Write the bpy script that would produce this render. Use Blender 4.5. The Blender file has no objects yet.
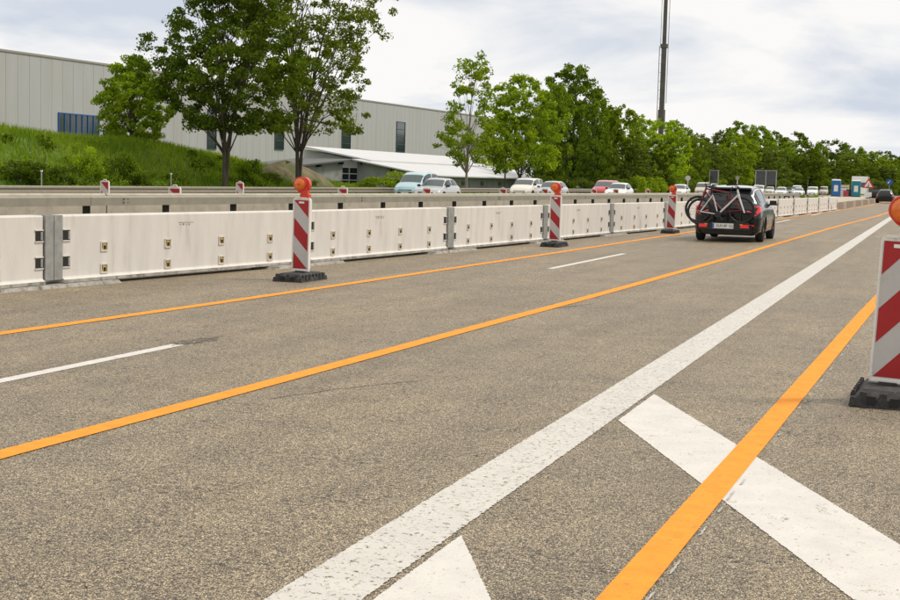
import bpy, bmesh, math, random
import numpy as np
from mathutils import Vector, Matrix

S = bpy.context.scene
COL = S.collection
# ------------------------------------------------------------------ camera
F, H = 1400.0, 1.47
YAW, PIT, ROL = math.radians(18.82), math.radians(4.97), math.radians(1.49)
cam = bpy.data.cameras.new('camera')
cam.sensor_width = 36.0
cam.lens = 36.0 * F / 900.0
cam.clip_start = 0.1
cam.clip_end = 6000
cam_o = bpy.data.objects.new('camera', cam)
COL.objects.link(cam_o)
cam_o.matrix_world = (Matrix.Translation((0, 0, H)) @ Matrix.Rotation(YAW, 4, 'Z')
                      @ Matrix.Rotation(math.pi / 2 - PIT, 4, 'X') @ Matrix.Rotation(ROL, 4, 'Z'))
S.camera = cam_o
CAM = (Matrix.Rotation(YAW, 3, 'Z') @ Matrix.Rotation(math.pi / 2 - PIT, 3, 'X') @ Matrix.Rotation(ROL, 3, 'Z'))

# ------------------------------------------------------------------ light
SUN_EL, SUN_AZ = math.radians(52), math.radians(60)      # azimuth clockwise from +Y (driving direction)
w = bpy.data.worlds.new('World')
S.world = w
w.use_nodes = True
nt = w.node_tree
nt.nodes.clear()
def N(t, **k):
    n = nt.nodes.new(t)
    for a, b in k.items():
        if a == 'inp':
            for i, v in b.items(): n.inputs[i].default_value = v
        else: setattr(n, a, b)
    return n
def Lk(a, b): nt.links.new(a, b)
sky = N('ShaderNodeTexSky', sky_type='NISHITA', sun_disc=False, sun_elevation=SUN_EL, sun_rotation=SUN_AZ, air_density=1.0, dust_density=2.0)
tc = N('ShaderNodeTexCoord')
sep = N('ShaderNodeSeparateXYZ'); Lk(tc.outputs['Generated'], sep.inputs[0])
zz = N('ShaderNodeMath', operation='ADD', inp={1: 0.22}); 
zmax = N('ShaderNodeMath', operation='MAXIMUM', inp={1: 0.0}); Lk(sep.outputs[2], zmax.inputs[0]); Lk(zmax.outputs[0], zz.inputs[0])
dx = N('ShaderNodeMath', operation='DIVIDE'); Lk(sep.outputs[0], dx.inputs[0]); Lk(zz.outputs[0], dx.inputs[1])
dy = N('ShaderNodeMath', operation='DIVIDE'); Lk(sep.outputs[1], dy.inputs[0]); Lk(zz.outputs[0], dy.inputs[1])
cmb = N('ShaderNodeCombineXYZ', inp={2: 3.7}); Lk(dx.outputs[0], cmb.inputs[0]); Lk(dy.outputs[0], cmb.inputs[1])
n1 = N('ShaderNodeTexNoise', inp={'Scale': 1.5, 'Detail': 7.0, 'Roughness': 0.52, 'Distortion': 0.25}); Lk(cmb.outputs[0], n1.inputs['Vector'])
n2 = N('ShaderNodeTexNoise', inp={'Scale': 0.5, 'Detail': 5.0, 'Roughness': 0.5}); 
mp = N('ShaderNodeMapping'); mp.inputs['Location'].default_value = (11.3, 4.1, 0); Lk(cmb.outputs[0], mp.inputs[0]); Lk(mp.outputs[0], n2.inputs['Vector'])
r1 = N('ShaderNodeValToRGB')     # white cloud to grey-blue cloud base
r1.color_ramp.elements[0].position = 0.36; r1.color_ramp.elements[0].color = (4.75, 5.2, 5.9, 1)
r1.color_ramp.elements[1].position = 0.52; r1.color_ramp.elements[1].color = (7.35, 7.25, 7.15, 1)
Lk(n1.outputs[0], r1.inputs[0])
r2 = N('ShaderNodeValToRGB')     # small share of open sky
r2.color_ramp.elements[0].position = 0.60; r2.color_ramp.elements[0].color = (0, 0, 0, 1)
r2.color_ramp.elements[1].position = 0.72; r2.color_ramp.elements[1].color = (0.32, 0.32, 0.32, 1)
Lk(n2.outputs[0], r2.inputs[0])
mix = N('ShaderNodeMixRGB'); Lk(r2.outputs[0], mix.inputs[0]); Lk(r1.outputs[0], mix.inputs[1]); Lk(sky.outputs[0], mix.inputs[2])
bg = N('ShaderNodeBackground', inp={'Strength': 0.1}); Lk(mix.outputs[0], bg.inputs[0])
wo = N('ShaderNodeOutputWorld'); Lk(bg.outputs[0], wo.inputs[0])
sl = bpy.data.lights.new('sun', 'SUN'); sl.energy = 1.9; sl.angle = math.radians(13); sl.color = (1.0, 0.93, 0.82)
so = bpy.data.objects.new('sun', sl); COL.objects.link(so)
sd = Vector((math.sin(SUN_AZ) * math.cos(SUN_EL), math.cos(SUN_AZ) * math.cos(SUN_EL), math.sin(SUN_EL)))
so.rotation_euler = sd.to_track_quat('Z', 'Y').to_euler()
S.view_settings.view_transform = 'Standard'
S.view_settings.look = 'None'
S.view_settings.exposure = 0.40
S.view_settings.gamma = 1

random.seed(7)
RNG = np.random.default_rng(11)
PI = math.pi

# measured sight lines -> metres in the road's own frame (x to the right, y along the road)
def ray(px, py): return CAM @ Vector((px - 450, 300 - py, -F))
def G(px, py, z=0.0):
    r = ray(px, py); t = (z - H) / r.z
    return r.x * t, r.y * t
def atX(px, py, x):
    r = ray(px, py); t = x / r.x
    return r.y * t, H + r.z * t
def atY(px, py, y):
    r = ray(px, py); t = y / r.y
    return r.x * t, H + r.z * t

# ------------------------------------------------------------------ materials
def mat(name, col, rough=0.7, metal=0.0, var=0.0, vscale=8.0, dirt=None, dscale=1.5, dthr=(0.5, 0.7), bump=0.0, bscale=60.0, stretch=None, coat=0.0, trans=0.0, emit=None, spec=None, obj_random=0.0):
    m = bpy.data.materials.new(name); m.use_nodes = True
    t = m.node_tree; b = t.nodes['Principled BSDF']
    b.inputs['Base Color'].default_value = (*col, 1); b.inputs['Roughness'].default_value = rough; b.inputs['Metallic'].default_value = metal
    if coat: b.inputs['Coat Weight'].default_value = coat; b.inputs['Coat Roughness'].default_value = 0.05
    if spec is not None: b.inputs['Specular IOR Level'].default_value = spec
    if trans: b.inputs['Transmission Weight'].default_value = trans
    tcn = t.nodes.new('ShaderNodeTexCoord'); mpn = t.nodes.new('ShaderNodeMapping'); t.links.new(tcn.outputs['Object'], mpn.inputs[0])
    if stretch: mpn.inputs['Scale'].default_value = stretch
    cur = None
    if var:
        nz = t.nodes.new('ShaderNodeTexNoise'); nz.inputs['Scale'].default_value = vscale; nz.inputs['Detail'].default_value = 6
        t.links.new(mpn.outputs[0], nz.inputs['Vector'])
        rp = t.nodes.new('ShaderNodeValToRGB')
        rp.color_ramp.elements[0].position = .3; rp.color_ramp.elements[1].position = .7
        rp.color_ramp.elements[0].color = (*[c * (1 - var) for c in col], 1); rp.color_ramp.elements[1].color = (*[min(1, c * (1 + var)) for c in col], 1)
        t.links.new(nz.outputs[0], rp.inputs[0]); cur = rp.outputs[0]
    if dirt:
        nz = t.nodes.new('ShaderNodeTexNoise'); nz.inputs['Scale'].default_value = dscale; nz.inputs['Detail'].default_value = 9; nz.inputs['Roughness'].default_value = .65
        t.links.new(mpn.outputs[0], nz.inputs['Vector'])
        rp = t.nodes.new('ShaderNodeValToRGB'); rp.color_ramp.elements[0].position, rp.color_ramp.elements[1].position = dthr
        t.links.new(nz.outputs[0], rp.inputs[0])
        mx = t.nodes.new('ShaderNodeMixRGB'); t.links.new(rp.outputs[0], mx.inputs[0])
        if cur: t.links.new(cur, mx.inputs[1])
        else: mx.inputs[1].default_value = (*col, 1)
        mx.inputs[2].default_value = (*dirt, 1); cur = mx.outputs[0]
    if obj_random:
        oi = t.nodes.new('ShaderNodeObjectInfo'); hs = t.nodes.new('ShaderNodeHueSaturation')
        mr = t.nodes.new('ShaderNodeMapRange'); mr.inputs[3].default_value = 1 - obj_random; mr.inputs[4].default_value = 1 + obj_random
        t.links.new(oi.outputs['Random'], mr.inputs[0]); t.links.new(mr.outputs[0], hs.inputs['Value'])
        if cur: t.links.new(cur, hs.inputs['Color'])
        else: hs.inputs['Color'].default_value = (*col, 1)
        cur = hs.outputs[0]
    if cur: t.links.new(cur, b.inputs['Base Color'])
    if bump:
        nz = t.nodes.new('ShaderNodeTexNoise'); nz.inputs['Scale'].default_value = bscale; nz.inputs['Detail'].default_value = 5
        t.links.new(mpn.outputs[0], nz.inputs['Vector'])
        bp = t.nodes.new('ShaderNodeBump'); bp.inputs['Strength'].default_value = bump; bp.inputs['Distance'].default_value = .02
        t.links.new(nz.outputs[0], bp.inputs['Height']); t.links.new(bp.outputs[0], b.inputs['Normal'])
    if emit: b.inputs['Emission Color'].default_value = (*emit[:3], 1); b.inputs['Emission Strength'].default_value = emit[3]
    return m

def asphalt(name='asphalt', wear_col=None, wear=0.0, gain=1.0):
    """aggregate speckle; with wear_col it is road paint whose pits show the stone underneath"""
    m = bpy.data.materials.new(name); m.use_nodes = True
    t = m.node_tree; b = t.nodes['Principled BSDF']; b.inputs['Roughness'].default_value = .6; b.inputs['Specular IOR Level'].default_value = .5
    tcn = t.nodes.new('ShaderNodeTexCoord')
    def noise(scale, det=3, rough=.5, st=None):
        n = t.nodes.new('ShaderNodeTexNoise'); n.inputs['Scale'].default_value = scale; n.inputs['Detail'].default_value = det; n.inputs['Roughness'].default_value = rough
        if st:
            mpn = t.nodes.new('ShaderNodeMapping'); mpn.inputs['Scale'].default_value = st
            t.links.new(tcn.outputs['Object'], mpn.inputs[0]); t.links.new(mpn.outputs[0], n.inputs['Vector'])
        else: t.links.new(tcn.outputs['Object'], n.inputs['Vector'])
        return n.outputs[0]
    def ramp(src, stops):
        r = t.nodes.new('ShaderNodeValToRGB'); e = r.color_ramp.elements
        while len(e) < len(stops): e.new(.5)
        for i, (p, c) in enumerate(stops): e[i].position = p; e[i].color = (*c, 1)
        t.links.new(src, r.inputs[0]); return r.outputs[0]
    def mul(a, c, f=1.0, mode='MULTIPLY'):
        x = t.nodes.new('ShaderNodeMixRGB'); x.blend_type = mode; x.inputs[0].default_value = f
        t.links.new(a, x.inputs[1]); t.links.new(c, x.inputs[2]); return x.outputs[0]
    vo = t.nodes.new('ShaderNodeTexVoronoi'); vo.inputs['Scale'].default_value = 205; t.links.new(tcn.outputs['Object'], vo.inputs['Vector'])
    g = gain
    stone = ramp(vo.outputs['Color'], [(.16, (.015*g, .012*g, .009*g)), (.32, (.10*g, .082*g, .057*g)), (.5, (.275*g, .226*g, .150*g)), (.72, (.50*g, .405*g, .262*g)), (.9, (.90*g, .755*g, .52*g))])
    gaps = ramp(vo.outputs['Distance'], [(.35, (1, 1, 1)), (.75, (.42, .4, .38))])
    c = mul(stone, gaps)
    c = mul(c, ramp(noise(270, 2, .6), [(.33, (.5, .48, .45)), (.5, (1, 1, 1)), (.68, (1.35, 1.33, 1.3))]))
    c = mul(c, ramp(noise(17, 9, .85, (1, 1.6, 1)), [(.36, (.32, .29, .26)), (.43, (1, 1, 1))]))
    c = mul(c, ramp(noise(34, 5, .8), [(.33, (.45, .43, .41)), (.47, (1, 1, 1)), (.68, (1.3, 1.29, 1.27))]))
    c = mul(c, ramp(noise(1.0, 5, .6, (2.2, .16, 1)), [(.32, (.84, .82, .80)), (.52, (1, 1, 1)), (.72, (1.12, 1.1, 1.06))]))
    c = mul(c, ramp(noise(.45, 4, .6), [(.32, (.88, .88, .89)), (.65, (1.08, 1.06, 1.03))]))
    # crevices that gather in patches
    k1 = ramp(noise(21, 9, .85, (1, 1.4, 1)), [(.44, (.08, .07, .055)), (.48, (1, 1, 1))])
    k2 = ramp(noise(2.2, 5, .75), [(.42, (0, 0, 0)), (.60, (1, 1, 1))])
    mxk = t.nodes.new('ShaderNodeMixRGB'); t.links.new(k2, mxk.inputs[0]); mxk.inputs[1].default_value = (1, 1, 1, 1); t.links.new(k1, mxk.inputs[2])
    c = mul(c, mxk.outputs[0])
    c = mul(c, ramp(noise(9, 8, .75, (1, 1, 1)), [(.30, (.25, .22, .2)), (.37, (1, 1, 1))]))
    if wear_col is not None:
        pn = ramp(noise(5, 4, .6), [(.3, tuple(x * .88 for x in wear_col)), (.65, wear_col)])
        fine = ramp(noise(85, 3, .6), [(.40, (0, 0, 0)), (.47, (1, 1, 1))])
        patch = ramp(noise(4.5, 6, .7), [(.34, (.0, .0, .0)), (.42, (1, 1, 1))])
        both = mul(fine, patch, 1.0, 'ADD')
        deep = ramp(noise(30, 5, .75), [(.30 + wear * .12, (0, 0, 0)), (.335 + wear * .12, (1, 1, 1))])
        vr = t.nodes.new('ShaderNodeTexVoronoi'); vr.inputs['Scale'].default_value = 42; t.links.new(tcn.outputs['Object'], vr.inputs['Vector'])
        ribs = ramp(vr.outputs['Distance'], [(.45, (1, 1, 1)), (.8, (1 - .45 * min(1, wear * 1.6),) * 3)])
        k = mul(mul(both, deep), ribs)
        mx = t.nodes.new('ShaderNodeMixRGB'); t.links.new(k, mx.inputs[0]); t.links.new(c, mx.inputs[1]); t.links.new(pn, mx.inputs[2]); c = mx.outputs[0]
    t.links.new(c, b.inputs['Base Color'])
    bp = t.nodes.new('ShaderNodeBump'); bp.inputs['Strength'].default_value = .5 if wear_col is None else .25; bp.inputs['Distance'].default_value = .006
    iv = t.nodes.new('ShaderNodeMath'); iv.operation = 'MULTIPLY'; iv.inputs[1].default_value = -1
    t.links.new(vo.outputs['Distance'], iv.inputs[0]); t.links.new(iv.outputs[0], bp.inputs['Height']); t.links.new(bp.outputs[0], b.inputs['Normal'])
    return m

def leafmat(name, c1, c2, tr=.35):
    m = bpy.data.materials.new(name); m.use_nodes = True; t = m.node_tree; t.nodes.clear()
    out = t.nodes.new('ShaderNodeOutputMaterial'); df = t.nodes.new('ShaderNodeBsdfDiffuse'); tl = t.nodes.new('ShaderNodeBsdfTranslucent'); mx = t.nodes.new('ShaderNodeMixShader'); mx.inputs[0].default_value = tr
    at = t.nodes.new('ShaderNodeAttribute'); at.attribute_name = 'tone'
    oi = t.nodes.new('ShaderNodeObjectInfo')
    rp = t.nodes.new('ShaderNodeValToRGB'); rp.color_ramp.elements[0].color = (*c1, 1); rp.color_ramp.elements[1].color = (*c2, 1)
    t.links.new(at.outputs['Fac'], rp.inputs[0])
    hs = t.nodes.new('ShaderNodeHueSaturation'); mr = t.nodes.new('ShaderNodeMapRange'); mr.inputs[3].default_value = .8; mr.inputs[4].default_value = 1.3
    t.links.new(oi.outputs['Random'], mr.inputs[0]); t.links.new(mr.outputs[0], hs.inputs['Value']); t.links.new(rp.outputs[0], hs.inputs['Color'])
    t.links.new(hs.outputs[0], df.inputs[0])
    yl = t.nodes.new('ShaderNodeMixRGB'); yl.blend_type = 'MULTIPLY'; yl.inputs[0].default_value = 1; yl.inputs[2].default_value = (1.32, 1.32, .50, 1); t.links.new(hs.outputs[0], yl.inputs[1])
    t.links.new(yl.outputs[0], tl.inputs[0])
    t.links.new(df.outputs[0], mx.inputs[1]); t.links.new(tl.outputs[0], mx.inputs[2]); t.links.new(mx.outputs[0], out.inputs[0])
    return m

M = {}
M['asphalt'] = asphalt(gain=1.08)
M['white_line'] = asphalt('worn white road paint', (.61, .58, .52), .85)
M['white_bar'] = asphalt('white road paint', (.66, .625, .565), .4)
M['orange_line'] = mat('orange marking tape', (.82, .30, .032), .8, spec=.2, var=.09, vscale=9, dirt=(.42, .19, .06), dscale=24, dthr=(.56, .72), bump=.25, bscale=110)
M['residue'] = mat('grey marking residue', (.40, .38, .35), .8, var=.3, vscale=30)
M['crack'] = mat('open crack', (.035, .03, .025), .95)
M['patch'] = mat('dark repair crumbs', (.15, .125, .10), .95, var=.5, vscale=60)
M['concrete_w'] = mat('light painted concrete', (.63, .595, .545), .8, var=.07, vscale=2.2, dirt=(.40, .36, .31), dscale=1.9, dthr=(.56, .92), bump=.12, bscale=25, stretch=(1, 2.2, .45))
M['concrete_foot'] = mat('weathered concrete', (.33, .31, .27), .85, var=.25, vscale=9, dirt=(.08, .075, .06), dscale=7, dthr=(.5, .68), bump=.3, bscale=40)
M['concrete_b'] = mat('beige concrete', (.40, .36, .285), .85, var=.15, vscale=3, dirt=(.25, .22, .17), dscale=4, dthr=(.55, .75), bump=.2)
M['steel'] = mat('galvanised steel', (.36, .36, .34), .5, .55, var=.18, vscale=10, dirt=(.2, .18, .15), dscale=5, dthr=(.55, .72))
M['rail'] = mat('dull zinc rail', (.27, .245, .19), .65, .1, var=.12, vscale=5, dirt=(.22, .19, .14), dscale=2.5, dthr=(.55, .75))
M['dark_steel'] = mat('dark steel spacer', (.03, .028, .025), .6, .3)
M['hole'] = mat('pocket dark', (.02, .018, .016), .9)
M['socket'] = mat('yellow socket', (.66, .46, .14), .6, var=.3, vscale=60, dirt=(.15, .1, .04), dscale=60, dthr=(.5, .6))
M['red_sheet'] = mat('red reflective sheet', (.36, .007, .009), .45, var=.06, vscale=20, dirt=(.2, .02, .02), dscale=8, dthr=(.6, .8))
M['white_sheet'] = mat('white reflective sheet', (.50, .485, .465), .4, var=.05, vscale=12, dirt=(.4, .37, .33), dscale=9, dthr=(.58, .8))
M['white_plastic'] = mat('white plastic', (.74, .71, .66), .45, var=.04, dirt=(.45, .40, .33), dscale=14, dthr=(.6, .8))
M['red_plastic'] = mat('red lamp housing', (.62, .035, .008), .4, coat=.2, var=.08)
M['lens'] = mat('amber lens', (.72, .15, .008), .25, coat=.5, var=.15, vscale=40)
M['rubber'] = mat('black recycled rubber', (.035, .033, .032), .8, var=.4, vscale=30, dirt=(.12, .10, .08), dscale=12, dthr=(.52, .75), bump=.4, bscale=80)
M['tyre'] = mat('tyre rubber', (.02, .02, .02), .8)
M['rim'] = mat('grey alloy', (.32, .32, .33), .35, .8)
M['glass'] = mat('car glass', (.02, .025, .025), .06, spec=.5)
M['glass_sky'] = mat('windscreen', (.06, .085, .085), .12, spec=.8)
M['black_trim'] = mat('black trim', (.012, .012, .013), .5)
M['under'] = mat('underbody', (.01, .01, .01), .9)
M['taillight'] = mat('red tail light', (.75, .02, .02), .2, coat=.6, emit=(1, .05, .03, .08))
M['headlight'] = mat('clear headlight', (.72, .74, .76), .1, coat=.8)
M['amber'] = mat('amber reflector', (.85, .25, .02), .3)
M['plate'] = mat('plate white', (.78, .77, .72), .4)
M['plate_blue'] = mat('plate blue', (.02, .07, .4), .4)
M['ink'] = mat('black ink', (.012, .012, .012), .6)
def paint(n, c, r=.22, metal=.0): return mat('car paint ' + n, c, r, metal, coat=.8 if sum(c) > .1 else .6, spec=None if sum(c) > .1 else .2)
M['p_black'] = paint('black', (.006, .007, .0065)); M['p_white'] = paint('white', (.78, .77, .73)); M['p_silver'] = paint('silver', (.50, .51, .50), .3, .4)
M['p_ltblue'] = paint('light blue', (.42, .60, .64)); M['p_red'] = paint('red', (.50, .03, .035)); M['p_beige'] = paint('beige', (.58, .50, .40)); M['p_teal'] = paint('teal', (.02, .22, .30))
M['p_cream'] = paint('cream white', (.76, .72, .62))
M['bike_white'] = mat('white frame', (.66, .65, .63), .3, coat=.5); M['bike_red'] = mat('dark red frame', (.20, .012, .025), .5); M['bike_black'] = mat('bike black', (.018, .018, .018), .5); M['spoke'] = mat('spoke steel', (.06, .06, .06), .4, .6)
M['hall'] = mat('light grey cladding', (.40, .393, .39), .6, var=.03, vscale=.6, dirt=(.36, .34, .31), dscale=.25, dthr=(.5, .8), stretch=(1, 1, .15))
M['hall_trim'] = mat('roof trim', (.30, .27, .24), .6)
M['blue_frame'] = mat('blue window frame', (.015, .10, .32), .4)
M['teal_frame'] = mat('dark teal window frame', (.025, .05, .06), .4)
M['win_glass'] = mat('hall glass', (.02, .035, .04), .08, spec=.9)
M['grey_wall'] = mat('grey render', (.27, .27, .265), .8, var=.08, vscale=1.2, dirt=(.18, .18, .17), dscale=.9, dthr=(.5, .75))
M['lt_wall'] = mat('pale render', (.50, .49, .47), .8, var=.05, vscale=1.5)
M['roof_w'] = mat('white sheet roof', (.58, .575, .57), .5, var=.04, vscale=.8, dirt=(.5, .5, .49), dscale=.5, dthr=(.55, .8))
M['roof_dark'] = mat('dark fascia', (.09, .09, .085), .6)
M['bark'] = mat('bark', (.075, .06, .045), .9, var=.4, vscale=6, bump=.5, bscale=20, stretch=(1, 1, .2))
M['bark_pale'] = mat('pale bark', (.24, .20, .16), .9, var=.35, vscale=6, bump=.4, bscale=20, stretch=(1, 1, .25))
M['leaf_dark'] = leafmat('dark ash leaves', (.024, .045, .010), (.19, .26, .024), .40)
M['leaf_airy'] = leafmat('sunlit ash leaves', (.045, .080, .012), (.32, .38, .05), .52)
M['leaf_mid'] = leafmat('mid green leaves', (.042, .082, .012), (.29, .39, .030), .46)
M['leaf_lime'] = leafmat('lime leaves', (.082, .150, .015), (.40, .50, .035), .5)
M['leaf_olive'] = leafmat('olive leaves', (.050, .080, .018), (.24, .30, .058), .42)
M['grassblade'] = leafmat('grass blades', (.075, .145, .012), (.25, .32, .032), .42)
M['grass'] = mat('grass ground', (.08, .14, .02), .95, var=.45, vscale=.9, dirt=(.16, .14, .06), dscale=.35, dthr=(.55, .75), bump=.6, bscale=6)
M['earth'] = mat('dry earth mound', (.15, .12, .06), .95, var=.35, vscale=1.5, dirt=(.08, .10, .03), dscale=.8, dthr=(.48, .62), bump=.6, bscale=5)
M['sand'] = mat('pale construction sand', (.46, .40, .31), .95, var=.15, vscale=.7, dirt=(.3, .25, .18), dscale=.5, dthr=(.5, .75), bump=.3, bscale=8)
M['rust_block'] = mat('brown kerb block', (.25, .185, .13), .9, var=.2, vscale=4, dirt=(.12, .09, .06), dscale=3, dthr=(.5, .7), bump=.3)
M['rust_block2'] = mat('greyish kerb block', (.34, .29, .23), .9, var=.2, vscale=4, dirt=(.17, .13, .09), dscale=3, dthr=(.5, .7), bump=.3)
M['toilet_blue'] = mat('blue plastic cabin', (.015, .13, .38), .5, var=.1); M['toilet_teal'] = mat('teal plastic cabin', (.01, .20, .27), .5, var=.1); M['green_pl'] = mat('green plastic', (.03, .22, .10), .5)
M['sign_back'] = mat('grey sign back', (.10, .10, .115), .5, .3, var=.08, vscale=1); M['post'] = mat('zinc post', (.42, .41, .38), .5, .5)
M['sign_white'] = mat('sign white', (.78, .76, .72), .4); M['sign_red'] = mat('sign red', (.55, .02, .02), .4); M['sign_blue'] = mat('sign blue', (.01, .08, .30), .4)
M['mast'] = mat('weathered steel mast', (.12, .105, .09), .6, .5, var=.2, vscale=.5)
M['machine'] = mat('dark machine paint', (.03, .028, .027), .5, var=.3)

# ------------------------------------------------------------------ mesh helpers
class MB:
    def __init__(s): s.v = []; s.f = []; s.m = []
    def add(s, vs, fs, mi=0):
        o = len(s.v); s.v += [tuple(v) for v in vs]; s.f += [tuple(i + o for i in f) for f in fs]; s.m += [mi] * len(fs); return s
    def box(s, c, d, mi=0, rz=0.0, top=(1, 1)):
        x, y, z = d[0] / 2, d[1] / 2, d[2] / 2
        vs = []
        for k in (-1, 1):
            tx, ty = top if k == 1 else (1, 1)
            for (a, b) in ((-1, -1), (1, -1), (1, 1), (-1, 1)):
                px, py = a * x * tx, b * y * ty
                vs.append((c[0] + px * math.cos(rz) - py * math.sin(rz), c[1] + px * math.sin(rz) + py * math.cos(rz), c[2] + k * z))
        return s.add(vs, [(3, 2, 1, 0), (4, 5, 6, 7), (0, 1, 5, 4), (1, 2, 6, 5), (2, 3, 7, 6), (3, 0, 4, 7)], mi)
    def tube(s, pts, rad, n=8, mi=0, cap=True):
        pts = [Vector(p) for p in pts]
        if not hasattr(rad, '__len__'): rad = [rad] * len(pts)
        rings = []; o = len(s.v); prev = None
        for i, p in enumerate(pts):
            d = (pts[min(i + 1, len(pts) - 1)] - pts[max(i - 1, 0)]).normalized()
            if prev is None: a = d.orthogonal().normalized()
            else:
                a = prev - d * prev.dot(d)
                a = a.normalized() if a.length > 1e-5 else d.orthogonal().normalized()
            prev = a; b = d.cross(a)
            for k in range(n):
                t = 2 * PI * k / n; s.v.append(tuple(p + (a * math.cos(t) + b * math.sin(t)) * rad[i]))
        for i in range(len(pts) - 1):
            for k in range(n):
                s.f.append((o + i * n + k, o + i * n + (k + 1) % n, o + (i + 1) * n + (k + 1) % n, o + (i + 1) * n + k)); s.m.append(mi)
        if cap:
            s.f.append(tuple(o + k for k in reversed(range(n)))); s.m.append(mi)
            e = o + (len(pts) - 1) * n; s.f.append(tuple(e + k for k in range(n))); s.m.append(mi)
        return s
    def cyl(s, c, r, h, ax='Z', n=20, mi=0, r2=None):
        d = {'X': Vector((1, 0, 0)), 'Y': Vector((0, 1, 0)), 'Z': Vector((0, 0, 1))}[ax]; c = Vector(c)
        return s.tube([c - d * h / 2, c + d * h / 2], [r, r if r2 is None else r2], n, mi)
    def lathe(s, prof, c, ax='X', n=24, mi=0):
        """prof: (offset along axis, radius)"""
        o = len(s.v)
        for (a, r) in prof:
            for k in range(n):
                t = 2 * PI * k / n; u, v_ = r * math.cos(t), r * math.sin(t)
                if ax == 'X': s.v.append((c[0] + a, c[1] + u, c[2] + v_))
                elif ax == 'Y': s.v.append((c[0] + u, c[1] + a, c[2] + v_))
                else: s.v.append((c[0] + u, c[1] + v_, c[2] + a))
        for i in range(len(prof) - 1):
            for k in range(n):
                s.f.append((o + i * n + k, o + i * n + (k + 1) % n, o + (i + 1) * n + (k + 1) % n, o + (i + 1) * n + k)); s.m.append(mi)
        return s
    def poly(s, pts, th=None, n=None, mi=0):
        """planar polygon, optionally extruded by vector n"""
        k = len(pts)
        if n is None: return s.add(pts, [tuple(range(k))], mi)
        n = Vector(n); q = [tuple(Vector(p) + n) for p in pts]
        return s.add(list(pts) + q, [tuple(reversed(range(k))), tuple(range(k, 2 * k))] + [(i, (i + 1) % k, k + (i + 1) % k, k + i) for i in range(k)], mi)
    def mesh(s, name, mats, smooth=False, fix=True):
        me = bpy.data.meshes.new(name); me.from_pydata(s.v, [], s.f); me.update()
        for m_ in (mats if isinstance(mats, (list, tuple)) else [mats]): me.materials.append(m_)
        me.polygons.foreach_set('material_index', s.m)
        if fix:
            bm = bmesh.new(); bm.from_mesh(me); bmesh.ops.recalc_face_normals(bm, faces=bm.faces); bm.to_mesh(me); bm.free()
        if smooth: me.polygons.foreach_set('use_smooth', [True] * len(me.polygons)); me.set_sharp_from_angle(angle=math.radians(40))
        return me
    def build(s, name, mats, parent=None, loc=(0, 0, 0), smooth=False, fix=True):
        return link(name, s.mesh(name, mats, smooth, fix), parent, loc)

def link(name, me, parent=None, loc=(0, 0, 0), rz=0.0, sc=None):
    o = bpy.data.objects.new(name, me); COL.objects.link(o); o.location = loc; o.rotation_euler = (0, 0, rz)
    if sc: o.scale = sc
    if parent: o.parent = parent
    return o
def thing(name, label, cat, loc=(0, 0, 0), rz=0.0, group=None):
    o = bpy.data.objects.new(name, None); COL.objects.link(o); o.location = loc; o.rotation_euler = (0, 0, rz)
    o.empty_display_size = .3
    return tag(o, label, cat, group)
def tag(o, label, cat, group=None):
    o['label'] = label; o['category'] = cat
    if group: o['group'] = group
    return o
def struct(o): o['kind'] = 'structure'; return o
def stuff(o): o['kind'] = 'stuff'; return o
KIDS = {}
def dup(root, loc, rz=None, label=None, group=None, sc=None):
    def rec(o, p):
        c = o.copy(); COL.objects.link(c)
        if p: c.parent = p
        for ch in [x for x in o.children]: rec(ch, c)
        return c
    r = rec(root, None); r.location = loc
    if rz is not None: r.rotation_euler = (0, 0, rz)
    if sc: r.scale = sc
    if label: r['label'] = label
    if group: r['group'] = group
    return r

# ------------------------------------------------------------------ ground, road, markings
def sheet(name, pts, z, m, parent=None):
    return MB().add([(x, y, z) for x, y in pts], [tuple(range(len(pts)))]).build(name, m, parent)
g = MB(); g.add([(-3000, -600, -.06), (3000, -600, -.06), (3000, 5000, -.06), (-3000, 5000, -.06)], [(0, 1, 2, 3)])
struct(g.build('ground', M['grass']))
# carriageway sheet, split in strips so the noise coordinates stay precise
road = MB()
road.add([(-35.2, -25, 0), (9, -25, 0), (9, 420, 0), (-35.2, 420, 0)], [(0, 1, 2, 3)])
road = struct(road.build('road', M['asphalt']))
road2 = struct(sheet('far_road', [(-35.2, 420), (9, 420), (45, 1500), (0, 1500)], -.004, M['asphalt']))

def ragged(pts, z, step=.014, amp=.003):
    out = []
    for i, p in enumerate(pts):
        q = pts[(i + 1) % len(pts)]; l = math.hypot(q[0] - p[0], q[1] - p[1]); n = max(1, int(l / step))
        if p[1] > 30: n = max(1, int(l))
        for k in range(n):
            t = k / n; a = amp if k else 0; out.append((p[0] + (q[0] - p[0]) * t + random.uniform(-a, a), p[1] + (q[1] - p[1]) * t + random.uniform(-a, a), z))
    return out
def strip(name, pts, wd, z, m, parent=road):
    """ribbon of width wd along ground points"""
    v = []; f = []
    P = [Vector((x, y)) for x, y in pts]
    for i, p in enumerate(P):
        d = (P[min(i + 1, len(P) - 1)] - P[max(i - 1, 0)]).normalized(); n = Vector((d.y, -d.x)) * wd / 2
        v += [(p.x - n.x, p.y - n.y, z), (p.x + n.x, p.y + n.y, z)]
    for i in range(len(P) - 1): f.append((2 * i, 2 * i + 1, 2 * i + 3, 2 * i + 2))
    return MB().add(v, f).build(name, m, parent)
def interp(pts, ys):
    Y = [p[1] for p in pts]; Xs = [p[0] for p in pts]
    return [(float(np.interp(y, Y, Xs)), y) for y in ys]
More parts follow.
